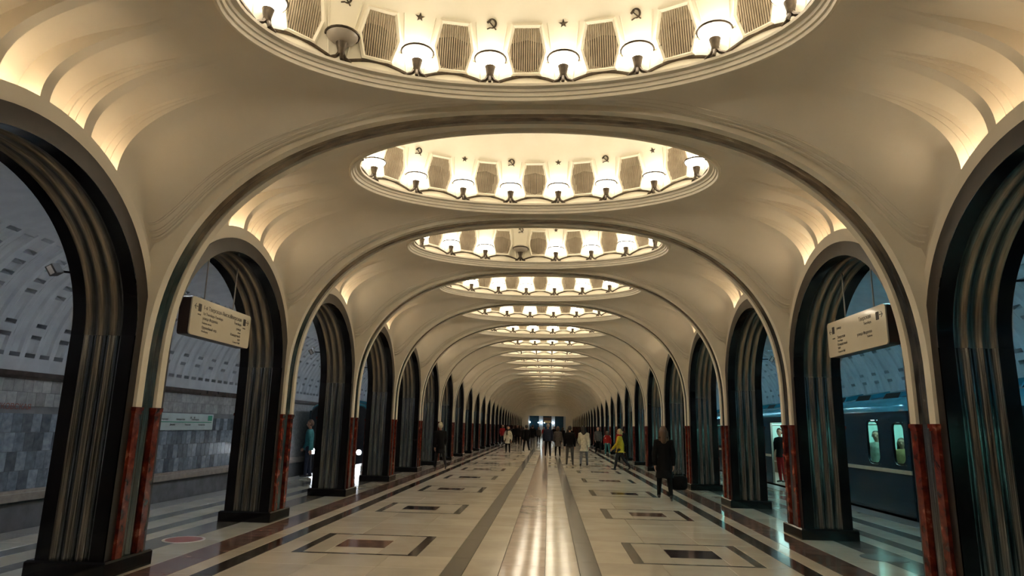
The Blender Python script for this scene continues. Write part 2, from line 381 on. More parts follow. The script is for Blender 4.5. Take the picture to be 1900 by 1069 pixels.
# ------------------------------------------------------------------ nave ceiling with oval domes
HX, APEX, CN = 4.5, 5.62, 2.5
RX, RY, RIMZ = 2.87, 1.71, 5.50
def sst(a, c, x):
    t = min(1, max(0, (x - a) / (c - a))); return t * t * (3 - 2 * t)
def zceil(x, dy):
    zs = zledge(abs(dy)); q = max(0, 1 - min(1, abs(x) / HX) ** CN) ** (1 / CN)
    z = zs + (APEX - zs) * q
    w = sst(1.30, 1.86, abs(dy)) * sst(.05, .6, q)
    z += (RZ0 + RRISE * q + .05 - z) * w
    e = math.hypot(x / RX, dy / RY)
    return RIMZ + (z - RIMZ) * sst(.98, 1.28, e)
NICHES = [(.06, .54), (.66, 1.12)]
def niche(dy):
    a = abs(dy)
    for lo, hi in NICHES:
        if lo - .001 <= a <= hi + .001:
            if a < lo + .014: return max(0, (a - lo) / .014)
            if a > hi - .060:
                u = hi - a
                return 1 if u > .056 else (.72 if u > .034 else (.42 if u > .014 else max(0, u / .014 * .42)))
            return 1
    return 0
dys = set(round(-2.102 + 4.204 * k / 60, 4) for k in range(61))
for lo, hi in NICHES:
    for v in (lo, lo + .014, hi - .06, hi - .056, hi - .04, hi - .034, hi - .02, hi - .014, hi):
        dys.add(round(v, 4)); dys.add(round(-v, 4))
dys = sorted(dys); dys[0], dys[-1] = -2.102, 2.102
XI = 3.05
def vault_mesh():
    b = MB(); NV = 22
    # outer strips with the light coves
    qm = math.asin(min(1, XI / HX))
    for sd in (-1, 1):
        rws = []
        for dy in dys:
            nd = niche(dy); row = []
            zs = zledge(abs(dy))
            d0 = .24 * nd
            if nd > 0:
                row.append((sd * 4.47, dy, zs - .15)); row.append((sd * (HX + d0), dy, zs - .15))
            else:
                row.append((sd * 4.47, dy, zs - .01)); row.append((sd * HX, dy, zs - .01))
            for k in range(NV + 1):
                t = (k / NV) ** 1.35
                x = HX * (1 - (1 - XI / HX) * t) if k else HX
                # even spacing along the curve near the wall
                x = XI + (HX - XI) * (1 - (k / NV) ** 1.9)
                z = zceil(x, dy)
                h = .01; dzdx = (zceil(x - h, dy) - z) / h; l = math.hypot(1, dzdx); nx, nz = dzdx / l, 1 / l
                fade = 1 - sst(.0, 1.0, (k / NV) * 1.04)
                d = .24 * nd * fade
                row.append((sd * (x + nx * d), dy, z + nz * d))
            rws.append(row)
        b.grid(rws, flip=sd > 0)
    # centre: from the oval rim to the bay's rectangle
    ring = [(XI, dy) for dy in dys]; nx_ = 40
    ring += [(XI - 2 * XI * k / nx_, 2.102) for k in range(1, nx_)]
    ring += [(-XI, dy) for dy in reversed(dys)]
    ring += [(-XI + 2 * XI * k / nx_, -2.102) for k in range(1, nx_)]
    rws = []
    for x, y in ring:
        a = math.atan2(y / RY, x / RX); ex, ey = RX * math.cos(a), RY * math.sin(a); row = []
        for k in range(9):
            t = k / 8; px, py = ex + (x - ex) * t, ey + (y - ey) * t
            row.append((px, py, zceil(px, py)))
        rws.append(row)
    rws.append(rws[0]); b.grid(rws)
    return b.me('vault', 'plaster', True, 28)
VAULT = vault_mesh()
DR = [(2.87, 1.71, 5.50), (2.862, 1.702, 5.452), (2.845, 1.685, 5.44), (2.825, 1.665, 5.445), (2.818, 1.658, 5.485), (2.795, 1.635, 5.487), (2.788, 1.628, 5.53), (2.765, 1.605, 5.532), (2.758, 1.598, 5.565), (2.70, 1.54, 5.57), (2.695, 1.535, 5.60), (2.81, 1.66, 5.605)]
DW = [(2.81, 1.66, 5.605), (2.80, 1.65, 5.85), (2.76, 1.62, 6.15), (2.70, 1.57, 6.42), (2.55, 1.46, 6.68), (2.2, 1.25, 6.92), (1.6, .92, 7.10), (.9, .5, 7.2), (.02, .02, 7.23)]
def orings(L, n=96): return [[(rx * math.cos(2 * PI * k / n), ry * math.sin(2 * PI * k / n), z) for k in range(n)] for rx, ry, z in L]
b = MB(); b.grid(orings(DR), close=True); RIM = b.me('rim_moulding', 'plaster_band', True, 25)
b = MB(); b.grid(orings(DW), close=True); SHELL = b.me('dome_shell', 'dome_plaster', True, 60)
# arc-length positions along the oval
NA = 2000; cum = [0]
for k in range(NA):
    a0, a1 = 2 * PI * k / NA, 2 * PI * (k + 1) / NA
    cum.append(cum[-1] + math.hypot(2.72 * (math.cos(a1) - math.cos(a0)), 1.58 * (math.sin(a1) - math.sin(a0))))
def ang_at(s):
    s = (s % 1) * cum[-1]; import bisect
    k = bisect.bisect_left(cum, s); return 2 * PI * k / NA
def wall_r(z):
    for (a, c, z0), (d, e, z1) in zip(DW, DW[1:]):
        if z <= z1: t = (z - z0) / (z1 - z0); return a + (d - a) * t, c + (e - c) * t
    return DW[-1][:2]
def wall_pt(a, z, inset=0):
    rx, ry = wall_r(z); rx -= inset; ry -= inset; return Vector((rx * math.cos(a), ry * math.sin(a), z))
LAMP_A = [ang_at((k + .5) / 16) for k in range(16)]      # lamp angles, counter-clockwise from +x
GRIL_A = [ang_at(k / 16) for k in range(16)]
def wall_frame(a, z):
    p = wall_pt(a, z); t = (wall_pt(a + .02, z) - wall_pt(a - .02, z)).normalized(); u = (wall_pt(a, z + .1) - wall_pt(a, z - .1)).normalized()
    n = t.cross(u)
    if n.dot(Vector((p.x, p.y, 0))) > 0: n = -n; t = -t
    return Matrix(((t.x, u.x, n.x, p.x), (t.y, u.y, n.y, p.y), (t.z, u.z, n.z, p.z), (0, 0, 0, 1)))
HEXI = [(-.145, .28), (.145, .28), (.205, -.02), (.14, -.27), (-.14, -.27), (-.205, -.02)]
HEXO = [(-.185, .335), (.185, .335), (.26, -.02), (.18, -.315), (-.18, -.315), (-.26, -.02)]
def frame_mesh():
    b = MB(); n = 6
    rws = [[Vector((x, y, d)) for x, y in P] for P, d in ((HEXO, -.05), (HEXO, .035), ([(x * .5 + p * .5, y * .5 + q * .5) for (x, y), (p, q) in zip(HEXI, HEXO)], .05), (HEXI, .03), (HEXI, -.03))]
    b.grid([[tuple(v) for v in r] for r in rws], close=True); return b.me('grille_frame', 'dome_plaster')
def hexw(y):
    P = [(-.27, .14), (-.02, .205), (.28, .145)]
    for (a, wa), (c, wc) in zip(P, P[1:]):
        if a <= y <= c: return wa + (wc - wa) * (y - a) / (c - a)
    return .14
def louvre_mesh():
    b = MB(); b.add([(x, y, .004) for x, y in HEXI], [(0, 5, 4, 3, 2, 1)], 1)  # flat dark sheet: shade behind the slats put into its colour
    for k in range(-7, 8):
        x = k * .0265
        ys = [y for y in (-.27 + .01 * i for i in range(56)) if hexw(y) >= abs(x) - .002]
        if not ys: continue
        y0, y1 = ys[0], ys[-1]; w = .0085
        b.box((x - w, y0, .004), (x + w, y1, .03), 0)
    return b.me('louvre', ['louvre', 'void_shade'])
GF, GL = frame_mesh(), louvre_mesh()
def joined_grille():
    b = MB(); b.add([(x, y, .012) for x, y in HEXI], [(0, 5, 4, 3, 2, 1)], 1); n = 6
    b.grid([[(x, y, d) for x, y in P] for P, d in ((HEXO, -.05), (HEXO, .035), (HEXI, .04), (HEXI, 0))], 0, close=True)
    return b.me('grille', ['dome_plaster', 'louvre'])
GJ = joined_grille()
def star_mesh():
    P = [(r * math.sin(PI * k / 5), r * math.cos(PI * k / 5)) for k in range(10) for r in ((.075 if k % 2 == 0 else .03),)]
    b = MB(); n = len(P); b.add([(x, y, 0) for x, y in P] + [(0, 0, .028)], [(k, (k + 1) % n, n) for k in range(n)][::1]); return b.me('star_emblem', 'bronze')
def sickle_mesh():
    b = MB(); pts = [(.06 * math.cos(a), .01 + .062 * math.sin(a), .012) for a in [PI * .75 - k * PI * 1.35 / 14 for k in range(15)]]
    b.tube(pts, [.004 + .012 * math.sin(PI * (k + 1) / 16) for k in range(15)], 5); b.tube([pts[-1], (-.065, -.07, .012)], .010, 5)
    b.tube([(-.045, .045, .014), (.065, -.075, .014)], .009, 5); M = Matrix.Translation((-.04, .04, .012)) @ Matrix.Rotation(PI / 4, 4, 'Z'); b.box((-.032, -.014, -.01), (.032, .014, .014), 0, M)
    return b.me('hammer_emblem', 'bronze')
STAR, SICK = star_mesh(), sickle_mesh()
def scallop(k):
    b = MB(); s0, s1 = (k - .5) / 16, (k + .5) / 16; pts = []
    for i in range(17):
        t = i / 16; z = 5.635 + .115 * math.sin(PI * (.04 + .92 * t)); pts.append(wall_pt(ang_at(s0 + (s1 - s0) * (.05 + .9 * t)), z, .012))
    b.tube(pts, .019, 5); return b
SCAL = [scallop(k).me('scallop_trim', 'bronze', True, 60) for k in range(16)]
b = MB()
for k in range(16):
    q = scallop(k); b.add(q.v, q.f)
SCALJ = b.me('scallop_trim', 'bronze', True, 60)
# thin flare lines on the wall either side of each grille
def flare(k):
    b = MB(); a0 = GRIL_A[k]
    for s in (-1, 1):
        st_, en = ang_at(k / 16 + s * .0175), ang_at(k / 16 + s * .0245)
        if k == 0 and s < 0: st_ -= 2 * PI; en -= 2 * PI
        b.tube([wall_pt(st_ + (en - st_) * t, 6.40 - .72 * t, .004) for t in (0, .25, .5, .75, 1)], .009, 5)
    return b.me('flare_trim', 'dome_plaster', True, 60)
FLARE = [flare(k) for k in range(16)]
def moulding_mesh():
    b = MB()
    for sy in (-1, 1):
        for dyo, r0_ in ((1.805, .019), (1.755, .017), (1.70, .014)):
            for sx in (-1, 1):
                pts, rr = [], []
                for k in range(37):
                    t = k / 36; x = .9 + (4.44 - .9) * math.sin(t * PI / 2) ** .8; z = zceil(x, dyo)
                    pts.append((sx * x, sy * dyo, z - .001)); rr.append(r0_ * min(1, .1 + t * 2.2))
                b.tube(pts, rr, 6)
    return b.me('rib_moulding', 'plaster', True, 60)
MOULD = moulding_mesh()
def cove_mesh(sd, lo, hi, sg, mat):
    b = MB(); m = (lo + hi) / 2 * sg; w = (hi - lo) * .36
    b.tube([(sd * 4.62, m - w, zledge(m - w) - .10), (sd * 4.62, m, zledge(m) - .09), (sd * 4.62, m + w, zledge(m + w) - .10)], .016, 6); return b.me('cove_lamp', mat)
COVES = {}
# ring lamp
def lamp_meshes():
    M = {}
    b = MB()
    for sx, sy in ((-1, 0), (1, 0), (0, -1)):
        b.tube([(sx * .115, sy * .05, .0), (sx * .10, sy * .045, .022), (sx * .05, sy * .03, .05), (sx * .016, sy * .01, .10)], [.02, .023, .021, .026], 6)
    b.lathe([(.0, .075), (.036, .08), (.044, .10), (.040, .125), (.058, .195), (.068, .226), (.058, .236), (0, .236)], 12); M['bracket'] = b.me('bracket', 'bronze', True, 50)
    b = MB(); b.lathe([(.0, .215), (.055, .218), (.105, .236), (.148, .266), (.174, .302), (.178, .322)], 16); M['bowl'] = b
    b = MB(); b.lathe([(.178, .322), (.168, .345), (.12, .378), (.06, .392), (.001, .396)], 16); M['cap'] = b
    b = MB(); b.grid([[((.184 + .0135 * math.cos(2 * PI * q / 6)) * math.cos(2 * PI * k / 20), (.184 + .0135 * math.cos(2 * PI * q / 6)) * math.sin(2 * PI * k / 20), .322 + .0135 * math.sin(2 * PI * q / 6)) for k in range(20)] for q in range(7)], close=True); M['ring'] = b.me('ring', 'bronze', True, 60)
    on, off = {}, {}
    for d, mt in ((on, 'lamp_glow'), (off, 'frosted_off')):
        d['bracket'] = M['bracket']; d['ring'] = M['ring']; d['bowl'] = M['bowl'].me('bowl', mt, True, 60); d['cap'] = M['cap'].me('cap', mt, True, 60)
    j = MB(); j.lathe([(.03, .0), (.03, .1), (.055, .22)], 6, 0); j.lathe([(.055, .218), (.148, .266), (.178, .322), (.12, .378), (.001, .396)], 8, 1)
    return on, off, j.me('ring_lamp', ['bronze', 'lamp_glow'], True, 60)
LON, LOFF, LJ = lamp_meshes()
def dome_lamp(j, k):
    a = LAMP_A[k]; x, y = 2.725 * math.cos(a), 1.575 * math.sin(a); p = (x, bay_y(j) + y, 5.604)
    rz = math.atan2(y / 1.575 ** 2, x / 2.725 ** 2) + PI / 2 + PI
    far = y > 0
    order = (7 - k) if far else (k - 8)           # from the left
    dn = 'nearest visible' if j == -1 else (ORD[j + 1] if j >= 0 else 'unseen rear' if j == -2 else 'hindmost unseen')
    offl = (j, k) in ((-1, 6), (1, 4))
    lab = '%s bowl lamp, %s from left on the %s rim of the %s dome' % ('unlit grey' if offl else 'glowing', ORD[order], 'far' if far else 'near', dn)
    g = 'bowl lamps around the oval domes'
    if j > 5:
        o = ob('ring_lamp', LJ, None, p, rz, label=lab, cat='lamp', group=g); return
    o = ob('ring_lamp', None, None, p, rz, label=lab, cat='lamp', group=g)
    for n, me in (LOFF if offl else LON).items(): ob(n, me, o)
for j in range(B0, B1 + 1):
    c = ob('ceiling', None, None, (0, bay_y(j), 0), kind='structure', label='vaulted nave ceiling bay with a lamp-ringed oval dome')
    ob('vault', VAULT, c); ob('rim_moulding', RIM, c); ob('dome_shell', SHELL, c); ob('rib_moulding', MOULD, c)
    near = -1 <= j <= 3
    for k in range(16):
        if j < -2: break
        M = wall_frame(GRIL_A[k], 6.065)
        if near:
            g = ob('grille', None, c); g.matrix_local = M; ob('grille_frame', GF, g); ob('louvre', GL, g)
            ob('scallop_trim', SCAL[k], c); ob('flare_trim', FLARE[k], c)
            e = ob('star_emblem' if k % 2 else 'sickle_emblem', STAR if k % 2 else SICK, c); e.matrix_local = wall_frame(LAMP_A[k], 6.385) @ Matrix.Scale(.84, 4)
        elif j <= 12 and k <= 8:
            g = ob('grille', GJ, c); g.matrix_local = M
    if not near: ob('scallop_trim', SCALJ, c)
    for k in range(16):
        if -3 <= j <= 9 or (j > 9 and k < 8 ): dome_lamp(j, k)
    for sd in (-1, 1):
        for ni, (lo, hi) in enumerate(NICHES):
            for sg in (-1, 1):
                rnd = random.Random(j * 31 + sd * 7 + ni * 3 + sg)
                mt = rnd.choice(['cove_bright', 'cove_mid', 'cove_mid', 'cove_dim'])
                if j in (-1, 0): mt = {(-1, 1, -1): 'cove_mid', (-1, 0, -1): 'cove_bright', (-1, 0, 1): 'cove_mid', (-1, 1, 1): 'cove_mid', (1, 1, 1): 'cove_bright', (1, 0, 1): 'cove_mid'}.get((sd, ni, sg), 'cove_mid')
                kk = (sd, ni, sg, mt)
                if kk not in COVES: COVES[kk] = cove_mesh(sd, lo, hi, sg, mt)
                ob('cove_lamp', COVES[kk], c)

# ------------------------------------------------------------------ aisles: vaults, track walls
VC, VR = 8.1, 2.9
def aisle_inner():
    b = MB(); P = []
    for k in range(0, 13):
        ph_ = math.radians(61 + (90 - 61) * k / 12); P.append((VC + VR * math.cos(ph_), ZS + VR * math.sin(ph_)))
    for k in range(1, 15):
        a = PI / 2 * k / 14; P.append((VC - 2.92 * math.sin(a), 4.75 + .75 * math.cos(a)))
    b.grid([[(x, y, z) for x, z in P] for y in (-S / 2, S / 2)]); return b.me('smooth_vault', 'grey_plaster', True, 60)
def vault_panel():
    b = MB(); m = S / 10
    def P(ph_, y, d): r = VR + d; a = math.radians(ph_); return (VC + r * math.cos(a), y, ZS + r * math.sin(a))
    D, K = .035, 1.8
    for e, segs in ((0, [(6, 15.6), (19, 34.8), (38.2, 45.8), (49.2, 59)]), (1, [(6, 59)])):
        y0 = -m + e * m; ya, yb, y1 = y0 + .07, y0 + m - .07, y0 + m
        cells = []; last = 0                       # (phi0, phi1, depth, flank)
        for sa, sb in segs:
            cells += [(last, sa, 0, 0), (sa, sa + K, .26, 0), (sa + K, sb - K, D, .06), (sb - K, sb, .26 if e == 0 else D, 0)]; last = sb
        cells.append((last, 61, 0, 0))
        for pa, pb, d, sl in cells:
            n = max(1, int((pb - pa) / 6)); A = [pa + (pb - pa) * i / n for i in range(n + 1)]
            b.grid([[P(a, y0, 0), P(a, ya, 0)] for a in A]); b.grid([[P(a, yb, 0), P(a, y1, 0)] for a in A]); b.grid([[P(a, ya + sl, d), P(a, yb - sl, d)] for a in A])
            if d:
                b.grid([[P(a, ya, 0), P(a, ya + sl, d)] for a in A]); b.grid([[P(a, yb - sl, d), P(a, yb, 0)] for a in A])
                b.grid([[P(A[0], ya, 0), P(A[0], yb, 0)], [P(A[0], ya + sl, d), P(A[0], yb - sl, d)]]); b.grid([[P(A[-1], ya + sl, d), P(A[-1], yb - sl, d)], [P(A[-1], ya, 0), P(A[-1], yb, 0)]])
    return b.me('vault_panel', 'grey_plaster', True, 30)
AI, VP_ = aisle_inner(), vault_panel()
b = MB(); b.grid([[(VC + VR * math.cos(math.radians(p)), y, ZS + VR * math.sin(math.radians(p))) for p in range(0, 62, 5)] + [(VC + VR * math.cos(math.radians(61)), y, ZS + VR * math.sin(math.radians(61)))] for y in (-S / 2, S / 2)]); VPL = b.me('plain_vault', 'grey_plaster', True, 60)
def added_tube_light(sd, j):  # unseen tubes added over the arches to give the aisles cool light
    nm = 'left' if sd < 0 else 'right'
    r = ob('added_tube_light', None, None, (sd * 5.42, bay_y(j), 4.5), label='unseen tube added to light the %s aisle, %s bay%s' % (nm, ORD[abs(j)], ' behind' if j < 0 else ''), cat='lamp', group='added aisle tube lights')
    q = MB(); q.box((-.05 - .17 * (sd > 0) , -.65, -.03), (.05 + .17 * (sd < 0), .65, .0)); ob('housing', q.me('housing', 'white_paint'), r)
    q = MB(); q.tube([(0, -.6, -.055), (0, .6, -.055)], .022, 8); ob('tube', q.me('tube', 'added_tube_left' if sd < 0 else 'added_tube_right'), r)
for sd, nm in ((-1, 'left'), (1, 'right')):
    av = ob('ceiling_' + nm, None, kind='structure', label='%s aisle vault of pale ribs and recessed panels' % nm)
    a_, p_, q_ = (AI, VP_, VPL) if sd > 0 else (mirror(AI, 'smooth_vault'), mirror(VP_, 'vault_panel'), mirror(VPL, 'plain_vault'))
    for j in range(B0, B1 + 1):
        ob('smooth_vault', a_, av, (0, bay_y(j), 0))
        if -1 <= j <= 7:
            for k in range(5): ob('vault_panel', p_, av, (0, bay_y(j) - S / 2 + S / 10 + k * S / 5, 0))
        else: ob('plain_vault', q_, av, (0, bay_y(j), 0))
        if -2 <= j <= 14: added_tube_light(sd, j)
    tw = ob('wall_track_' + nm, None, kind='structure', label='%s track wall of grey marble tiles under a dark cornice' % nm)
    X = sd * 11.0
    def bx(name, xa, xb, za, zb, mat):
        q = MB(); xs = sorted((sd * xa, sd * xb)); q.box((xs[0], YA, za), (xs[1], YB, zb)); return ob(name, q.me(name, mat), tw)
    bx('wall_core', 11.0, 11.15, .10, 2.5, 'track_wall'); bx('lower_wall', 10.95, 11.15, -1.1, -.10, 'track_wall'); bx('stone_ledge', 10.82, 11.15, -.10, .06, 'ledge_stone'); bx('stone_ledge', 10.9, 11.15, .06, .12, 'ledge_stone')
    bx('cornice', 10.86, 11.15, 2.50, 2.60, 'cornice'); bx('cornice', 10.92, 11.15, 2.44, 2.50, 'cornice')
    # marble tiles, one by one where they can be told apart
    TW = .27
    if sd < 0:
        low, up = {}, {}
        for v in range(1):
            q = MB(); q.chbox((-TW / 2 + .003, -.2 + .003, 0), (TW / 2 - .003, .2 - .003, .02), .003); tl = q.me('wall_tile', 'wall_tile'); q = MB(); q.chbox((-TW / 2 + .003, -.15 + .003, 0), (TW / 2 - .003, .15 - .003, .018), .003); tu = q.me('wall_tile', 'wall_tile_light')
        n = 0
        R0 = Matrix(((0, 0, 1, 0), (1, 0, 0, 0), (0, 1, 0, 0), (0, 0, 0, 1)))
        for y in [11.6 + TW * k for k in range(45)]:
            for r_ in range(7):
                if r_ < 4: me, z = tl, .12 + .2 + .4 * r_
                elif r_ == 4: me, z = tl, None
                else: me, z = tu, 1.92 + .15 + .3 * (r_ - 5) - .05
                if z is None: continue
                o = ob('wall_tile', me, tw); o.matrix_local = Matrix.Translation((X, y + (TW / 2 if r_ % 2 else 0), z)) @ R0
    q = MB(); xs = sorted((X, X - sd * .012))
    for ya, yb in (((YA, 11.4), (23.8, YB)) if sd < 0 else ((YA, YB),)): q.box((xs[0], ya, .12), (xs[1], yb, 2.45))
    ob('distant_tiling', q.me('distant_tiling', 'wall_tile_light'), tw)
# end walls
b = MB(); pts = [(x, z) for x, z in RP]
for yv, nm in ((YB + .35, 'far'), (YA - .4, 'behind')):
    w = ob('wall_' + nm, None, kind='structure', label='cream end wall of the hall with a wide dark glazed opening' if nm == 'far' else 'cream end wall behind the viewpoint')
    q = MB(); 
    if nm == 'far':
        q.box((-12, yv, -1.3), (-3.3, yv + .3, 6)); q.box((3.2, yv, -1.3), (12, yv + .3, 6)); q.box((-3.3, yv, 3.55), (3.2, yv + .3, 6))
    else: q.box((-12, yv, -1.3), (12, yv + .3, 6))
    ob('end_wall_panel', q.me('end_wall_panel', 'plaster'), w)
    if nm == 'far':
        q = MB(); q.box((-3.3, yv + .5, 0), (3.2, yv + .6, 3.55)); ob('glazing', q.me('glazing', 'end_blue'), w)
        for x0, x1 in ((-3.3, -3.1), (-1.45, -.75), (.75, 1.35), (2.85, 3.2)):
            q = MB(); q.box((x0, yv + .3, 0), (x1, yv + .5, 3.55)); ob('pier', q.me('pier', 'end_pale'), w)
        q = MB(); q.box((-.72, yv + .25, 2.6), (.72, yv + .45, 3.3)); sg_ = ob('notice_board', q.me('notice_board', 'sign_brown'), w)
        q = MB(); q.box((-.55, yv + .2, 2.35), (.6, yv + .24, 2.75)); ob('notice_board', q.me('notice_board', 'c_ochre'), w)
        for x, z, r in ((-3.05, 2.45, .13), (-1.55, 2.4, .10), (-1.0, 2.4, .19), (-.5, 2.35, .08), (1.02, 2.4, .2)):
            q = MB(); q.lathe([(.001, -r), (r * .7, -r * .7), (r, 0), (r * .7, r * .7), (.001, r)], 10); ob('globe_lamp', q.me('globe_lamp', 'end_lamp', True), None, (x, yv + .02, z), label='bright cool globe lamp on the far end wall, %s from left' % ORD[[-3.05, -1.55, -1.0, -.5, 1.02].index(x)], cat='lamp', group='lamps on the far end wall')

# ------------------------------------------------------------------ hanging signs
def text_mesh(rows_, mat, name):
    # rows_: (string, x, y, size, align); lies in the xy plane
    bm = bmesh.new(); dg = None
    for st_, x, y, sz, al in rows_:
        cu = bpy.data.curves.new('t', 'FONT'); cu.body = st_; cu.size = sz; cu.align_x = al; cu.resolution_u = 2; cu.extrude = .0012
        o = bpy.data.objects.new('t', cu); me = evaluated(o)
        me.transform(Matrix.Translation((x, y, 0))); bm.from_mesh(me); bpy.data.meshes.remove(me)
        bpy.data.objects.remove(o); bpy.data.curves.remove(cu)
    me = bpy.data.meshes.new(name); bm.to_mesh(me); bm.free(); me.materials.clear(); me.materials.append(MATS[mat])
    me.polygons.foreach_set('material_index', [0] * len(me.polygons)); return me
def rrect(w, h, r, n=5):
    P = []
    for cx, cy, a0 in ((w / 2 - r, h / 2 - r, 0), (-w / 2 + r, h / 2 - r, 90), (-w / 2 + r, -h / 2 + r, 180), (w / 2 - r, -h / 2 + r, 270)):
        for k in range(n + 1):
            a = math.radians(a0 + 90 * k / n); P.append((cx + r * math.cos(a), cy + r * math.sin(a)))
    return P
def hanging_sign(sd):
    # local: x along the hall as read from the nave, y up, z toward the nave
    w, h, t = 1.84, .545, .17
    nm = 'left' if sd < 0 else 'right'
    r = ob('hanging_sign', None, None, (sd * 4.80, 9.69, 3.11), label='rounded cream direction sign hung in the %s arch by two rods' % nm, cat='sign', group='hanging direction signs')
    R = Matrix(((0, 0, 1), (1, 0, 0), (0, 1, 0))).to_4x4() if sd < 0 else Matrix(((0, 0, -1), (-1, 0, 0), (0, 1, 0))).to_4x4()
    def p(name, me): o = ob(name, me, r); o.matrix_local = R; return o
    b = MB(); b.prism(rrect(w, h, .05), -t / 2, t / 2 - .012); p('casing', b.me('casing', 'sign_brown'))
    b = MB(); b.prism(rrect(w - .004, h - .004, .05), t / 2 - .012, t / 2 + .006); f = p('face_panel', b.me('face_panel', 'sign_white'))
    z = t / 2 + .007
    if sd < 0:
        rows_ = [('\u2190', -.86, .10, .13, 'LEFT'), ('\u2192', .86, .10, .13, 'RIGHT'),
                 ('1-я Тверская-Ямская', -.60, .13, .085, 'LEFT'), ('1st Tverskaya-Yamskaya', -.60, .05, .06, 'LEFT'), ('улица Фадеева', -.60, -.02, .06, 'LEFT'), ('Fadeeva street', -.60, -.08, .045, 'LEFT'), ('Оружейный пер.', -.60, -.15, .055, 'LEFT'), ('Oruzheyny', -.60, -.20, .042, 'LEFT'),
                 ('Тверская', .60, .13, .085, 'RIGHT'), ('Tverskaya', .60, .06, .06, 'RIGHT'), ('улица', .60, -.02, .055, 'RIGHT'), ('street', .60, -.07, .042, 'RIGHT'), ('Концертный', .60, -.13, .055, 'RIGHT'), ('зал', .60, -.185, .055, 'RIGHT'), ('Concert Hall', .60, -.235, .045, 'RIGHT'),
                 ('выход', -.70, .03, .03, 'CENTER'), ('выход', .70, .03, .03, 'CENTER')]
    else:
        rows_ = [('\u2190', -.86, .08, .12, 'LEFT'), ('\u2192', .86, .10, .13, 'RIGHT'), ('выход', -.70, .0, .03, 'CENTER'),
                 ('Тверская', .52, .14, .08, 'RIGHT'), ('Tverskaya', .52, .07, .055, 'RIGHT'), ('улица', -.58, .13, .055, 'LEFT'), ('Тверская', -.58, -.01, .06, 'LEFT'), ('Tverskaya', -.58, -.06, .045, 'LEFT'),
                 ('Концертный', -.58, -.12, .055, 'LEFT'), ('зал', -.58, -.17, .055, 'LEFT'), ('Concert Hall', -.58, -.225, .045, 'LEFT'), ('улица Фадеева', .52, -.06, .06, 'RIGHT'), ('Fadeeva', .52, -.115, .045, 'RIGHT')]
    tm = text_mesh(rows_, 'ink', 'lettering'); tm.transform(Matrix.Translation((0, 0, z))); p('lettering', tm)['kind'] = 'stuff'
    for x in (-.70, .70):
        b = MB(); b.prism(rrect(.085, .11, .008, 2), z - .002, z + .001, 0, Matrix.Translation((x, .135, 0))); p('pictogram', b.me('pictogram', 'ink'))
    for x in (-.45, .45):
        b = MB(); b.tube([(x, h / 2, 0), (x, h / 2 + .72, 0)], .011, 8); p('rod', b.me('rod', 'rail_steel', True))
    return r
hanging_sign(-1); hanging_sign(1)

# ------------------------------------------------------------------ loudspeakers on the aisle side of the columns
for sd, nm in ((-1, 'left'), (1, 'right')):
    for i in range(0, 5):
        r = ob('loudspeaker', None, None, (sd * 5.42, arch_y(i) - .50, 3.33), label='small tilted box loudspeaker by the %s arch on the %s aisle' % ('nearest' if i == 0 else ORD[i], nm), cat='speaker', group='aisle loudspeakers')
        T = Matrix.Rotation(math.radians(28) * sd, 4, 'Y') @ Matrix.Rotation(math.radians(15), 4, 'X')
        b = MB(); b.box((-.045, -.06, -.06), (.045, .08, .06), 0, T); ob('casing', b.me('casing', 'speaker_grey'), r)
        b = MB(); b.box((-.026, -.064, -.05), (.026, -.058, .05), 0, T); ob('mesh_front', b.me('mesh_front', 'ledge_stone'), r)
        b = MB(); b.tube([(0, .07, 0), (-sd * .2, .30, .02)], .014, 6); b.tube([(-sd * .2, .30, .02), (-sd * .24, .36, .02)], .03, 6); ob('bracket', b.me('bracket', 'rubber'), r)

# ------------------------------------------------------------------ line map and station name on the left track wall
r = ob('line_map', None, None, (-10.955, 19.4, 1.59), label='long white metro line diagram with green stripe on the left track wall', cat='sign')
RW = Matrix(((0, 0, 1), (1, 0, 0), (0, 1, 0))).to_4x4()
def wp(name, me, par=r): o = ob(name, me, par); o.matrix_local = RW; return o
b = MB(); b.prism(rrect(4.8, .5, .02, 2), 0, .03); wp('panel', b.me('panel', 'map_white'))
b = MB(); b.box((-2.3, -.02, .03), (2.3, .005, .033)); b.box((2.05, .04, .03), (2.32, .21, .034)); wp('green_line', b.me('green_line', 'map_green'))
st_ = ['Ховрино', 'Речной вокзал', 'Войковская', 'Сокол', 'Аэропорт', 'Динамо', 'Белорусская', 'Тверская', 'Павелецкая', 'Каширская']
tm = text_mesh([(n, -2.1 + .42 * k, .05 if k % 2 == 0 else -.11, .075, 'CENTER') for k, n in enumerate(st_)] + [('М', 1.0, .10, .09, 'CENTER'), ('М', 1.2, .10, .09, 'CENTER')], 'ink', 'lettering'); tm.transform(Matrix.Translation((0, 0, .034))); wp('lettering', tm)['kind'] = 'stuff'
r2 = ob('station_name', None, None, (-10.955, 11.9, 1.80), label='small red lettering naming the station on the left track wall', cat='lettering')
tm = text_mesh([('МАЯКОВСКАЯ', 2.0, 0, .17, 'RIGHT')], 'bronze_red', 'letters'); 
tm.transform(Matrix.Translation((0, 0, .0))); wp('letters', tm, r2)

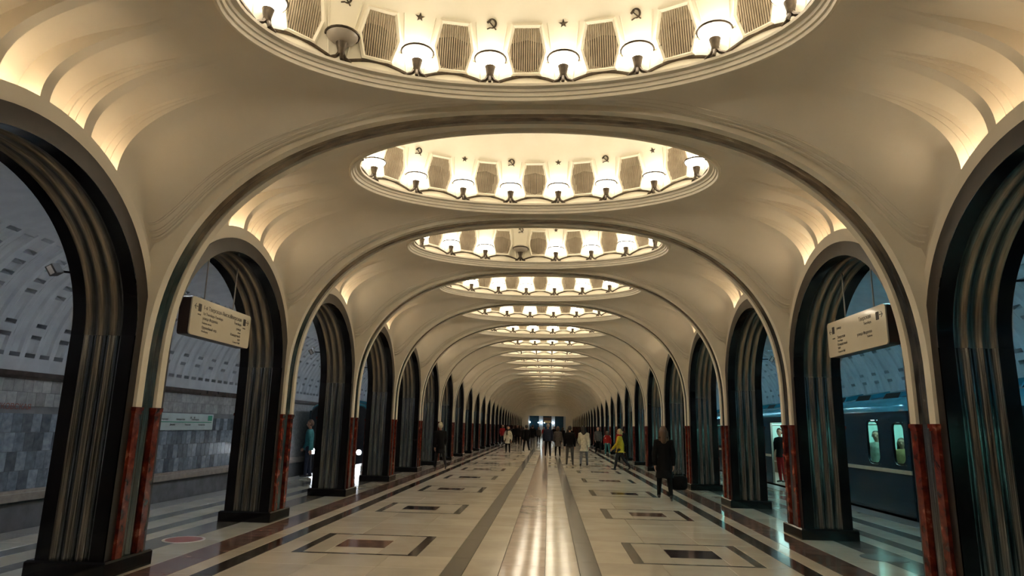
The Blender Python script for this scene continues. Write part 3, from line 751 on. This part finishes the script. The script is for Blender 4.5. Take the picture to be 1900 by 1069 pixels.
# ------------------------------------------------------------------ floor discs
for x, y, rr, m, lab in ((-4.86, 9.58, .285, 'sticker_red', 'red round floor sticker with white rim by the left columns'), (4.97, 9.95, .31, 'sticker_grey', 'plain dark round floor sticker by the right columns')):
    r = ob('floor_sticker', None, None, (x, y, .0), label=lab, cat='sticker')
    b = MB(); b.lathe([(.001, .004), (rr * .86, .004), (rr * .86, .0)], 40); ob('disc', b.me('disc', m), r)
    if m == 'sticker_red':
        b = MB(); b.lathe([(rr * .86, 0), (rr * .86, .0045), (rr, .0045), (rr, 0)], 40); ob('rim', b.me('rim', 'white_paint'), r)
    else:
        b = MB(); b.lathe([(rr * .86, 0), (rr * .86, .0045), (rr, .0045), (rr, 0)], 40); ob('rim', b.me('rim', 'aisle_grey'), r)

# ------------------------------------------------------------------ trains
def car(name, lab, sd, y0, y1, opens, doors_open=(), lit=True, cab=False):
    """opens: list of (ya, yb, za, zb) windows on the platform side; doors_open the same for open doorways."""
    xi, xo, zt, zb_ = 7.72, 10.42, 2.17, -.55
    r = ob(name, None, None, (0, 0, 0), label=lab, cat='train')
    def X(x): return sd * x
    def add(n, b_, m, sm=False): return ob(n, b_.me(n, m, sm), r)
    holes = sorted(list(opens) + list(doors_open)); ys = sorted(set([y0, y1] + [h[0] for h in holes] + [h[1] for h in holes]))
    zsplit = .88
    b = MB(); t = .05
    for ya, yb in zip(ys, ys[1:]):
        h = [q for q in holes if q[0] <= ya + 1e-6 and q[1] >= yb - 1e-6]
        segs = [(zb_, zt)] if not h else [(zb_, h[0][2]), (h[0][3], zt)]
        for za, zc_ in segs:
            xs = sorted((X(xi), X(xi + t))); b.box((xs[0], ya, za), (xs[1], yb, zc_))
    add('side_panel', b, 'train_blue')
    b = MB(); xs = sorted((X(xo - t), X(xo))); b.box((xs[0], y0, zb_), (xs[1], y1, .9)); b.box((xs[0], y0, .9), (xs[1], y1, zt)); add('far_side', b, 'train_interior')
    # raised ribs below and between the windows
    for z in (.62, .34, .06):
        b = MB(); xs = sorted((X(xi - .012), X(xi)))
        for ya, yb in zip(ys, ys[1:]):
            if not any(q[0] <= ya + 1e-6 and q[1] >= yb - 1e-6 and q[2] < z for q in holes): b.box((xs[0], ya, z - .008), (xs[1], yb, z + .008)); add('side_rib', b, 'train_blue'); b = MB()
    for z in (1.25, 1.5, 1.75, 2.0):
        b = MB(); xs = sorted((X(xi - .010), X(xi)))
        n = 0
        for ya, yb in zip(ys, ys[1:]):
            if not any(q[0] <= ya + 1e-6 and q[1] >= yb - 1e-6 for q in holes): b.box((xs[0], ya + .08, z - .008), (xs[1], yb - .08, z + .008)); add('side_rib', b, 'train_blue'); b = MB()
    b = MB(); xs = sorted((X(xi - .022), X(xi)))
    for ya, yb in zip(ys, ys[1:]):
        if not any(q[0] <= ya + 1e-6 and q[1] >= yb - 1e-6 and q[2] < .9 for q in holes): b.box((xs[0], ya, .875), (xs[1], yb, .955)); add('waist_stripe', b, 'train_stripe'); b = MB()
    # rounded window frames and glass
    for k, (ya, yb, za, zb2) in enumerate(opens):
        w, h = yb - ya, zb2 - za; M = Matrix(((0, 0, sd, X(xi)), (1, 0, 0, (ya + yb) / 2), (0, 1, 0, (za + zb2) / 2), (0, 0, 0, 1)))
        P, Q = rrect(w, h, min(.16, w * .3)), [(math.copysign(w / 2, x), math.copysign(h / 2, y)) for x, y in rrect(w, h, min(.16, w * .3))]
        b = MB(); b.grid([[tuple(M @ Vector((x, y, -.006))) for x, y in R_] for R_ in (Q, P)] + [[tuple(M @ Vector((x, y, .05))) for x, y in P]], close=True); wf = add('window', b, 'train_blue')
        b = MB(); P2 = rrect(w - .012, h - .012, min(.16, w * .3)); b.grid([[tuple(M @ Vector((x * s_, y * s_, .006))) for x, y in P2] for s_ in (1.0, .93)], close=True); ob('seal', b.me('seal', 'rubber'), wf)
        b = MB(); b.prism(P2, .015, .021, 0, M); ob('pane', b.me('pane', 'window_glass'), wf)
    for (ya, yb, za, zb2) in doors_open:
        for e, q in ((ya, -1), (yb, 1)):
            b = MB(); xs = sorted((X(xi + .0), X(xi + .06))); b.box((xs[0], e - .03, za), (xs[1], e + .03, zb2)); add('door_post', b, 'rail_steel')
    # roof: rounded cross-section tapering at the ends
    b = MB(); rws = []
    NR = 14
    for yy, k in ((y0, .80), (y0 + .12, .93), (y0 + .35, 1), (y1 - .35, 1), (y1 - .12, .93), (y1, .80)):
        row = []
        for q in range(NR + 1):
            a = PI * q / NR; c = math.cos(a); x_ = (xi + xo) / 2 - (xo - xi) / 2 * math.copysign(abs(c) ** .55, c) * (1 if k == 1 else k * .3 + .7); row.append((X(x_), yy, zt - .04 + .46 * math.sin(a) ** .75 * k))
        rws.append(row)
    b.grid(rws); 
    for rr_ in (rws[0], rws[-1]): b.add(rr_, [tuple(range(len(rr_)))])
    add('roof', b, 'train_roof', True)
    yy = y0 + 1.05
    while yy < y1 - .6:
        b = MB(); xm = xi + .52
        rws = [[(X(xm + dx), yy + dy, zz) for dx, zz in ((-.34, zt + .22), (-.20, zt + .44), (.18, zt + .52), (.3, zt + .40))] for dy in (-.40, .40)]
        b.grid(rws); b.add(rws[0], [(0, 1, 2, 3)]); b.add(rws[1], [(3, 2, 1, 0)]); v_ = add('roof_vent', b, 'train_roof')
        b = MB(); b.add([(X(xm - .33), yy - .37, zt + .235), (X(xm - .33), yy + .37, zt + .235), (X(xm - .205), yy + .32, zt + .43), (X(xm - .205), yy - .32, zt + .43)], [(0, 1, 2, 3)]); 
        b.v = [(x - sd * .012, y, z) for x, y, z in b.v]; ob('vent_mouth', b.me('vent_mouth', 'rubber'), v_)
        yy += 1.36
    # ends, floor, interior
    for e in (y0, y1):
        b = MB(); b.box((min(X(xi), X(xo)), e - .02, zb_), (max(X(xi), X(xo)), e + .02, zt)); add('end_panel', b, 'train_blue')
    b = MB(); b.box((min(X(xi), X(xo)), y0, -.06), (max(X(xi), X(xo)), y1, .02)); add('car_floor', b, 'seat_brown')
    b = MB(); b.box((min(X(xi + .1), X(xo - .1)), y0 + .05, zb_ - .45), (max(X(xi + .1), X(xo - .1)), y1 - .05, zb_)); add('underframe', b, 'rubber')
    b = MB(); b.box((min(X(xo - .55), X(xo - .05)), y0 + .4, .02), (max(X(xo - .55), X(xo - .05)), y1 - .4, .45)); b.box((min(X(xo - .15), X(xo - .05)), y0 + .4, .45), (max(X(xo - .15), X(xo - .05)), y1 - .4, .95)); add('bench', b, 'seat_brown')
    b = MB(); b.box((min(X(xi + .06), X(xo - .06)), y0 + .05, 2.12), (max(X(xi + .06), X(xo - .06)), y1 - .05, 2.15)); add('inner_ceiling', b, 'train_interior')
    if lit:
        for xx in (8.5, 9.64):
            b = MB(); b.box((X(xx) - .07, y0 + .5, 2.07), (X(xx) + .07, y1 - .5, 2.115)); add('light_strip', b, 'train_light')
        b = MB(); b.tube([(X(8.45), y0 + .4, 1.92), (X(8.45), y1 - .4, 1.92)], .016, 8); add('handrail', b, 'rail_steel')
    return r
WZ = (1.03, 2.0)
car('metro_car', 'dark blue metro car with rounded lit windows standing at the right platform', 1, 14.30, 33.5,
    [(14.50, 14.98, 1.05, 1.94), (15.58, 16.14, 1.02, 2.0), (17.6, 18.9, *WZ), (19.3, 20.6, *WZ), (23.6, 24.9, *WZ), (25.3, 26.6, *WZ), (29.0, 30.3, *WZ), (30.7, 32.0, *WZ)], [(21.65, 22.95, .02, 1.98), (27.1, 28.4, .02, 1.98)])
car('metro_car', 'dark blue metro car nearer the viewpoint, mostly hidden by the right columns', 1, -5.2, 13.95, [(.6, 1.9, *WZ), (3.6, 4.9, *WZ), (6.2, 7.5, *WZ), (9.3, 10.6, *WZ), (12.4, 12.95, *WZ)], [])
car('metro_car', 'second dark blue metro car further along the right platform', 1, 33.85, 53.0, [(35.0, 36.3, *WZ), (38.0, 39.3, *WZ), (41, 42.3, *WZ), (45, 46.3, *WZ)], [(43.2, 44.5, .02, 1.98)])
# arriving train on the left
LT = 29.4
r = car('metro_train', 'dark arriving metro train with two white headlights on the left track', -1, LT + .05, 49, [(31, 32.3, *WZ), (35, 36.3, *WZ), (39, 40.3, *WZ)], [], lit=False)
b = MB(); P = rrect(2.66, 3.0, .42, 7); M = Matrix(((1, 0, 0, -9.07), (0, 0, 1, LT), (0, 1, 0, .93), (0, 0, 0, 1)))
b.grid([[tuple(M @ Vector((x * s_, y * s_, d))) for x, y in P] for s_, d in ((1, .12), (.985, .03), (.95, 0))], close=True); b.add([M @ Vector((x * .95, y * .95, 0)) for x, y in P], [tuple(range(len(P)))]); fp = ob('cab_front', b.me('cab_front', 'train_dark', True), r)
for x, w in ((-9.78, .86), (-8.36, .86)):
    b = MB(); b.prism(rrect(w, .95, .12), -.012, .0, 0, Matrix(((1, 0, 0, x), (0, 0, 1, LT), (0, 1, 0, 1.52), (0, 0, 0, 1)))); ob('windscreen', b.me('windscreen', 'train_dark'), fp)
b = MB(); b.prism(rrect(.5, 1.9, .08), -.014, 0, 0, Matrix(((1, 0, 0, -9.07), (0, 0, 1, LT), (0, 1, 0, 1.1), (0, 0, 0, 1)))); ob('end_door', b.me('end_door', 'train_dark'), fp)
for x in (-10.12, -8.06):
    b = MB(); b.lathe([(.15, .0), (.15, .03), (.11, .035)], 16, 0); b.lathe([(.11, .03), (.08, .05), (.001, .06)], 16, 1)
    o = ob('headlight', b.me('headlight', ['rail_steel', 'headlight'], True), r, (x, LT - .005, .40)); o.rotation_euler = (PI / 2, 0, 0)
for x in (-8.35, -9.79):
    b = MB(); b.tube([(x - .3, LT - .03, 1.2), (x + .2, LT - .03, 1.5)], .01, 5); ob('wiper', b.me('wiper', 'rubber'), r)

# ------------------------------------------------------------------ people
def caps_mesh(bm, p0, p1, r0, r1, n=12):
    p0, p1 = Vector(p0), Vector(p1); d = p1 - p0; L = d.length
    ax = d.normalized() if L > 1e-6 else Vector((0, 0, 1)); a = ax.orthogonal().normalized(); c = ax.cross(a); rws = []
    prof = [(-math.cos(t) * r0, math.sin(t) * r0) for t in (.02, .5, 1.0, PI / 2)] + [(L + math.sin(t) * r1, math.cos(t) * r1) for t in (0, .55, 1.05, 1.55)]
    for h, rr in prof: rws.append([bm.verts.new(p0 + ax * h + a * (rr * math.cos(2 * PI * k / n)) + c * (rr * math.sin(2 * PI * k / n))) for k in range(n)])
    for i in range(len(rws) - 1):
        for k in range(n): bm.faces.new((rws[i][k], rws[i][(k + 1) % n], rws[i + 1][(k + 1) % n], rws[i + 1][k]))
    bm.faces.new(rws[0][::-1]); bm.faces.new(rws[-1])
def loft(bm, rings, n=24):
    rws = []
    for cx, cy, z, rx, ry in rings: rws.append([bm.verts.new((cx + rx * math.cos(2 * PI * k / n), cy + ry * math.sin(2 * PI * k / n), z)) for k in range(n)])
    for i in range(len(rws) - 1):
        for k in range(n): bm.faces.new((rws[i][k], rws[i][(k + 1) % n], rws[i + 1][(k + 1) % n], rws[i + 1][k]))
    bm.faces.new(rws[0][::-1]); bm.faces.new(rws[-1])
def remesh(bm, name, vox, mats, segs=None, smooth=3):
    me = bpy.data.meshes.new(name); bmesh.ops.recalc_face_normals(bm, faces=bm.faces); bm.to_mesh(me); bm.free()
    o = bpy.data.objects.new('tmp', me)
    m = o.modifiers.new('r', 'REMESH'); m.mode = 'VOXEL'; m.voxel_size = vox; m.adaptivity = 0
    m2 = o.modifiers.new('s', 'SMOOTH'); m2.iterations = smooth; m2.factor = .5
    out = evaluated(o); out.name = name
    bpy.data.objects.remove(o); bpy.data.meshes.remove(me)
    out.materials.clear()
    for q in mats: out.materials.append(MATS[q])
    n = len(out.polygons); out.polygons.foreach_set('use_smooth', [True] * n)
    if segs and n:
        C = np.zeros(n * 3); out.polygons.foreach_get('center', C); C = C.reshape(-1, 3); best = np.full(n, 1e9); idx = np.zeros(n, int)
        for p0, p1, r0, r1, mi in segs:
            p0, p1 = np.array(p0), np.array(p1); d = p1 - p0; t = np.clip((C - p0) @ d / max(d @ d, 1e-9), 0, 1); D = np.linalg.norm(C - (p0 + t[:, None] * d), axis=1) - (r0 + (r1 - r0) * t)
            w = D < best; best[w] = D[w]; idx[w] = mi
        out.polygons.foreach_set('material_index', idx.astype(int).tolist())
    else: out.polygons.foreach_set('material_index', [0] * n)
    return out
def person(loc, h, face, label, coat='c_black', hem=.40, legs='c_dark', shoes='shoe', hair='h_dark', style='short', thigh=(18, -12), knee=(6, 26), arm=(-14, 14), elbow=(12, 16), flare=1.12, scarf=None, lean=0, vox=.02, sit=False, inner=None, group=None):
    """local +y is forward; sizes as fractions of the height h. One remeshed body; coat, hair and eyes are children."""
    S_ = lambda v: tuple(c * h for c in v)
    SK, TR, SH, UP = 0, 1, 2, 3
    segs = []; arms = []
    def seg(p, q, a, c, m): segs.append((S_(p), S_(q), a * h, c * h, m))
    R = math.radians; ln = R(lean)
    def up(x, y, z): # lean the upper body about the hips
        return (x, y + (z - .5) * math.sin(ln), .5 + (z - .5) * math.cos(ln))
    hipz = .50 if not sit else .30
    feet = []
    for s, th, kn in ((-1, thigh[0], knee[0]), (1, thigh[1], knee[1])):
        hp = (s * .055, 0, hipz)
        if sit: th, kn = 86, 86
        k_ = (s * .066, hp[1] + .235 * math.sin(R(th)), hp[2] - .235 * math.cos(R(th)))
        a2 = R(th - kn); an = (s * .074, k_[1] + .225 * math.sin(a2), k_[2] - .225 * math.cos(a2)); feet.append(an)
        seg(hp, k_, .054, .039, TR); seg(k_, an, .039, .027, TR)
        tip = R(min(25, max(-40, th - kn))) 
        he = (an[0], an[1] - .018, an[2] - .018); to = (an[0] + s * .012, he[1] + .098 * math.cos(tip * .9), he[2] + .098 * math.sin(tip * .9) - .004)
        seg(he, to, .024, .018, SH)
    dz = hipz - .5
    U = lambda x, y, z: tuple(v + (dz if i == 2 else 0) for i, v in enumerate(up(x, y, z)))
    seg(U(-.035, 0, .50), U(.035, 0, .50), .058, .058, TR); seg(U(0, 0, .52), U(0, .005, .62), .068, .066, UP); seg(U(-.045, 0, .72), U(.045, 0, .72), .062, .062, UP); seg(U(-.03, .005, .64), U(.03, .005, .64), .060, .060, UP)
    seg(U(-.085, -.005, .795), U(.085, -.005, .795), .038, .038, UP); seg(U(0, -.005, .80), U(0, .005, .885), .029, .027, SK)
    hd = U(0, .012, .932); seg(U(0, .016, .905), U(0, .008, .945), .043, .054, SK); seg(U(0, .03, .885), U(0, .032, .90), .024, .03, SK)
    seg(U(0, .062, .925), U(0, .072, .912), .008, .010, SK)
    for s in (-1, 1): seg(U(s * .053, .0, .932), U(s * .056, -.004, .918), .010, .008, SK)
    wr = []
    for s, aa, el in ((-1, arm[0], elbow[0]), (1, arm[1], elbow[1])):
        sh = U(s * .112, -.005, .795); e = (sh[0] + s * .022, sh[1] + .172 * math.sin(R(aa)), sh[2] - .172 * math.cos(R(aa)))
        a2 = R(aa + el); w_ = (e[0] - s * .004, e[1] + .148 * math.sin(a2), e[2] - .148 * math.cos(a2))
        seg(sh, e, .031, .025, UP); seg(e, w_, .025, .017, UP); arms.append((sh, e, w_))
        d = Vector((0, math.sin(a2), -math.cos(a2))); f = Vector((0, math.cos(a2), math.sin(a2)))
        pw = Vector(w_); pm = pw + d * .05
        for q in (-.014, 0, .014): seg(pw + f * q * .6, pm + f * q, .011, .010, SK)
        for q, L in ((-.020, .034), (-.0068, .042), (.0068, .045), (.020, .040)):   # four fingers, slightly curled inward
            b0 = pm + f * q; k1 = b0 + d * L * .55 + Vector((-s * .004, 0, 0)); k2 = k1 + d * L * .45 + Vector((-s * .012, 0, 0)); seg(b0, k1, .0062, .0058, SK); seg(k1, k2, .0058, .005, SK)
        t0 = pw + d * .015 + f * .016; t1 = t0 + d * .022 + f * .016; t2 = t1 + d * .02 + f * .004 + Vector((-s * .006, 0, 0)); seg(t0, t1, .0075, .0068, SK); seg(t1, t2, .0068, .0055, SK)
        wr.append(tuple(pm))
    low = min(min(p[2] - a, q[2] - c) for p, q, a, c, m in segs)
    bm = bmesh.new()
    for p, q, a, c, m in segs: caps_mesh(bm, p, q, a, c)
    me = remesh(bm, 'body', vox, ['skin', legs, shoes, inner or coat], segs, 2)
    root = ob('person', None, None, (loc[0], loc[1], loc[2] - (low if not sit else low)), R(face), label=label, cat='person', group=group)
    ob('body', me, root)
    # coat
    bm = bmesh.new(); g = .013
    sw = (feet[0][1] + feet[1][1]) / 2 * (1 if not sit else 0)
    def ring(z, rx, ry, yo=0): p = up(0, 0, z); return (0, (p[1] + yo) * h, (p[2] + dz) * h, rx * h, ry * h)
    if hem < .62:
        hz = hem; R_ = [ring(hz, .098 * flare, .078 * flare + abs(feet[0][1] - feet[1][1]) * .12, sw * .3 if hz < .5 else 0), ring((hz + .5) / 2 if hz < .46 else hz + .02, .094 * (1 + flare) / 2, .078 * (1 + flare) / 2), ring(.53, .092, .078), ring(.62, .084, .074), ring(.70, .098, .078), ring(.77, .108, .072), ring(.815, .088, .056), ring(.84, .05, .045)]
        if sit: R_ = [ring(.49, .095, .08)] + R_[2:]
        loft(bm, R_)
    for s, (sh, e, w_) in zip((-1, 1), arms):
        caps_mesh(bm, S_((sh[0] * .88, sh[1], sh[2] - .012)), S_(e), (.031 + g * .6) * h, (.025 + g) * h); w2 = tuple(a + (c - a) * .93 for a, c in zip(e, w_)); caps_mesh(bm, S_(e), S_(w2), (.025 + g) * h, (.017 + g) * h)
    caps_mesh(bm, S_(U(-.068, -.005, .792)), S_(U(.068, -.005, .792)), .046 * h, .046 * h)
    ob('coat', remesh(bm, 'coat', vox, [coat], None, 3), root)
    # hair or hat
    bm = bmesh.new()
    caps_mesh(bm, S_(U(0, -.008, .935)), S_(U(0, -.002, .958)), .056 * h, .054 * h)
    if style == 'long':
        caps_mesh(bm, S_(U(0, -.03, .93)), S_(U(0, -.052, .80)), .052 * h, .040 * h)
        for s in (-1, 1): caps_mesh(bm, S_(U(s * .042, -.012, .93)), S_(U(s * .050, -.03, .81)), .025 * h, .022 * h)
    if style == 'bob':
        for s in (-1, 1): caps_mesh(bm, S_(U(s * .042, -.008, .94)), S_(U(s * .048, -.012, .875)), .026 * h, .024 * h)
        caps_mesh(bm, S_(U(0, -.03, .93)), S_(U(0, -.035, .87)), .045 * h, .04 * h)
    if style == 'hat':
        caps_mesh(bm, S_(U(0, 0, .95)), S_(U(0, 0, .975)), .060 * h, .050 * h); caps_mesh(bm, S_(U(0, 0, 1.02)), S_(U(0, 0, 1.02)), .018 * h, .018 * h)
    if style == 'hood':
        caps_mesh(bm, S_(U(0, -.035, .83)), S_(U(0, -.045, .85)), .062 * h, .055 * h)
    ob('hat' if style == 'hat' else 'hair', remesh(bm, 'hair', vox * .9, [hair], None, 2), root)
    bm = bmesh.new()
    for s in (-1, 1): caps_mesh(bm, S_(U(s * .020, .056, .935)), S_(U(s * .020, .058, .935)), .0065 * h, .006 * h, 8)
    em = bpy.data.meshes.new('eyes'); bm.to_mesh(em); bm.free(); em.materials.append(MATS['h_dark']); ob('eyes', em, root)
    if scarf:
        bm = bmesh.new(); P = [U(.058 * math.cos(a), .004 + .055 * math.sin(a), .852) for a in [2 * PI * k / 10 for k in range(11)]]
        for p, q in zip(P, P[1:]): caps_mesh(bm, S_(p), S_(q), .024 * h, .024 * h, 8)
        caps_mesh(bm, S_(U(.03, .07, .84)), S_(U(.035, .088, .68)), .022 * h, .024 * h, 8)
        ob('scarf', remesh(bm, 'scarf', vox, [scarf], None, 2), root)
    M = Matrix.Translation(root.location) @ Matrix.Rotation(R(face), 4, 'Z')
    return root, [M @ Vector(S_(w)) for w in wr], M
# woman with the bag, walking away on the right
pw, hands, M = person((3.12, 16.75, 0), 1.73, -6, 'woman in long black coat with brown hair walking away carrying a bag', 'c_black', .30, 'c_black', 'shoe', 'h_brown', 'long', (17, -16), (4, 12), (-8, 5), (8, 4), 1.32, scarf='c_brown', vox=.0125)
hb = hands[1]
r = ob('handbag', None, None, (hb.x + .13, hb.y, hb.z - .50), 0, label='black handbag held by the woman in the black coat', cat='bag')
b = MB(); P = rrect(.38, .34, .09, 4)
b.grid([[(x * s_, d, .17 + y * s_) for x, y in P] for s_, d in ((.0, -.10), (.82, -.095), (1, -.05), (1, .05), (.82, .095), (.0, .10))], close=True); ob('bag_body', b.me('bag_body', 'c_black', True, 60), r)
b = MB(); b.tube([(-.11 + .22 * k / 10, 0, .33 + .155 * math.sin(PI * k / 10)) for k in range(11)], .010, 6); ob('handle', b.me('handle', 'shoe', True), r)
# the others in the nave
person((3.22, 28.0, 0), 1.68, 72, 'woman in bright yellow coat and red scarf walking between right columns', 'c_yellow', .44, 'c_dark', 'shoe', 'h_blond', 'bob', (17, -20), (6, 22), (18, -14), (24, 10), 1.2, scarf='c_red')
person((4.02, 34.2, 0), 1.74, 10, 'man in dark clothes walking behind the woman in yellow', 'c_dark', .47, 'c_black', 'shoe', 'h_dark', 'short', (16, -14), (6, 20))
person((3.98, 42.6, 0), 1.52, 0, 'child in red and white jacket and teal trousers by right columns', 'c_red', .52, 'c_teal', 'shoe_white', 'h_brown', 'bob', (18, -18), (5, 24), (20, -16), inner='c_white')
person((3.55, 44.6, 0), 1.74, 185, 'person in grey jacket and black trousers near the right columns', 'c_grey', .47, 'c_black', 'shoe', 'h_dark', 'short', (8, -8), (4, 10))
person((1.86, 30.1, 0), 1.74, -8, 'woman in long white coat with black hair walking away', 'c_white', .36, 'c_jeans', 'shoe', 'h_dark', 'long', (-6, 15), (16, 5), (24, -10), (30, 20), 1.14)
person((1.25, 30.7, 0), 1.72, 4, 'man in black jacket and grey trousers beside the woman in white', 'c_black', .47, 'c_grey', 'shoe', 'h_dark', 'short', (5, -6), (3, 10), (6, -4))
person((.25, 38.8, 0), 1.84, 0, 'tall man in dark coat, left one of the couple on the centre strip', 'c_navy', .46, 'c_black', 'shoe', 'h_grey', 'short', (4, -4), (2, 6), (6, 4))
person((.82, 39.1, 0), 1.70, 0, 'woman in taupe knee-length coat, right one of the couple', 'c_taupe', .33, 'c_black', 'shoe', 'h_brown', 'bob', (4, -4), (2, 6), (6, 4))
person((-3.92, 26.1, 0), 1.76, 25, 'person in white knitted hat and black coat walking by the left columns', 'c_black', .34, 'c_dark', 'shoe', 'c_cream', 'hat', (16, -18), (5, 22), (-10, 12), (10, 16), 1.1, lean=7)
person((-2.25, 42.0, 0), 1.66, 178, 'woman in dark jacket over white dress coming closer on the left', 'c_white', .36, 'c_black', 'shoe', 'h_dark', 'long', (10, -10), (4, 14), (-8, 8), inner='c_dark', scarf='c_black')
person((-1.16, 43.6, 0), 1.78, 15, 'man in black tracksuit with white leg stripe', 'c_black', .46, 'c_black', 'shoe_white', 'h_dark', 'short', (20, -16), (5, 22), (-16, 14))
person((-3.75, 58.5, 0), 1.76, 200, 'person in dark red jacket by the distant left columns', 'c_red', .46, 'c_dark', 'shoe_white', 'h_dark', 'short', (8, -8), (4, 10))
person((-7.15, 20.6, 0), 1.72, 100, 'person in teal jacket waiting on the left platform', 'c_teal', .46, 'c_navy', 'shoe', 'h_brown', 'short', (3, -3), (2, 4))
crowd = [(-2.5, 60, 'c_black', 'h_dark'), (-1.9, 57, 'c_dark', 'h_brown'), (-1.2, 62, 'c_black', 'h_grey'), (-.75, 69, 'c_grey', 'h_dark'), (1.7, 68, 'c_dark', 'h_dark'), (2.5, 74, 'c_taupe', 'h_brown'), (3.3, 61, 'c_black', 'h_dark'), (-1.6, 71, 'c_navy', 'h_dark'),
         (-.3, 82, 'c_red', 'h_dark'), (-3.2, 66, 'c_black', 'h_dark'), (.9, 77, 'c_black', 'h_brown'), (3.0, 52, 'c_dark', 'h_dark'), (-2.9, 75.5, 'c_taupe', 'h_grey'), (2.2, 58, 'c_black', 'c_yellow'), (1.3, 86, 'c_dark', 'h_dark'), (-1.0, 54, 'c_black', 'h_dark')]
cl = {'c_black': 'black', 'c_dark': 'charcoal', 'c_grey': 'grey', 'c_taupe': 'brown', 'c_navy': 'navy', 'c_red': 'dark red'}
dist = sorted(q[1] for q in crowd)
for k, (x, y, c_, hr) in enumerate(crowd):
    rn = random.Random(k); n = dist.index(y)
    person((x, y, 0), 1.62 + .2 * rn.random(), rn.choice((0, 8, -10, 180, 175)), '%s-clad walker in the distant crowd, %s nearest of that crowd' % (cl[c_], ORD[n]), c_, rn.choice((.46, .36, .44)), rn.choice(('c_dark', 'c_black', 'c_grey')), 'shoe', hr, 'hat' if hr == 'c_yellow' else rn.choice(('short', 'bob')), (rn.choice((14, -14)), rn.choice((10, -12))), (6, 16), vox=.032, group='distant crowd in the hall')
# passengers in the right-hand train
person((8.12, 23.25, .03), 1.76, 120, 'passenger in black jacket standing in the open train doorway', 'c_black', .46, 'c_red', 'shoe', 'h_dark', 'short', (3, -3), (2, 4))
person((8.55, 17.45, .03), 1.72, 150, 'passenger in pale clothes standing behind the rounded train window', 'c_pale', .45, 'c_grey', 'shoe', 'h_dark', 'short', (2, -2), (2, 4))
person((8.6, 16.35, .03), 1.56, 150, 'passenger in ochre coat seen through the end window of the train', 'c_ochre', .40, 'c_jeans', 'shoe', 'h_brown', 'long', (2, -2), (2, 4))

bpy.data.scenes.remove(TSC)
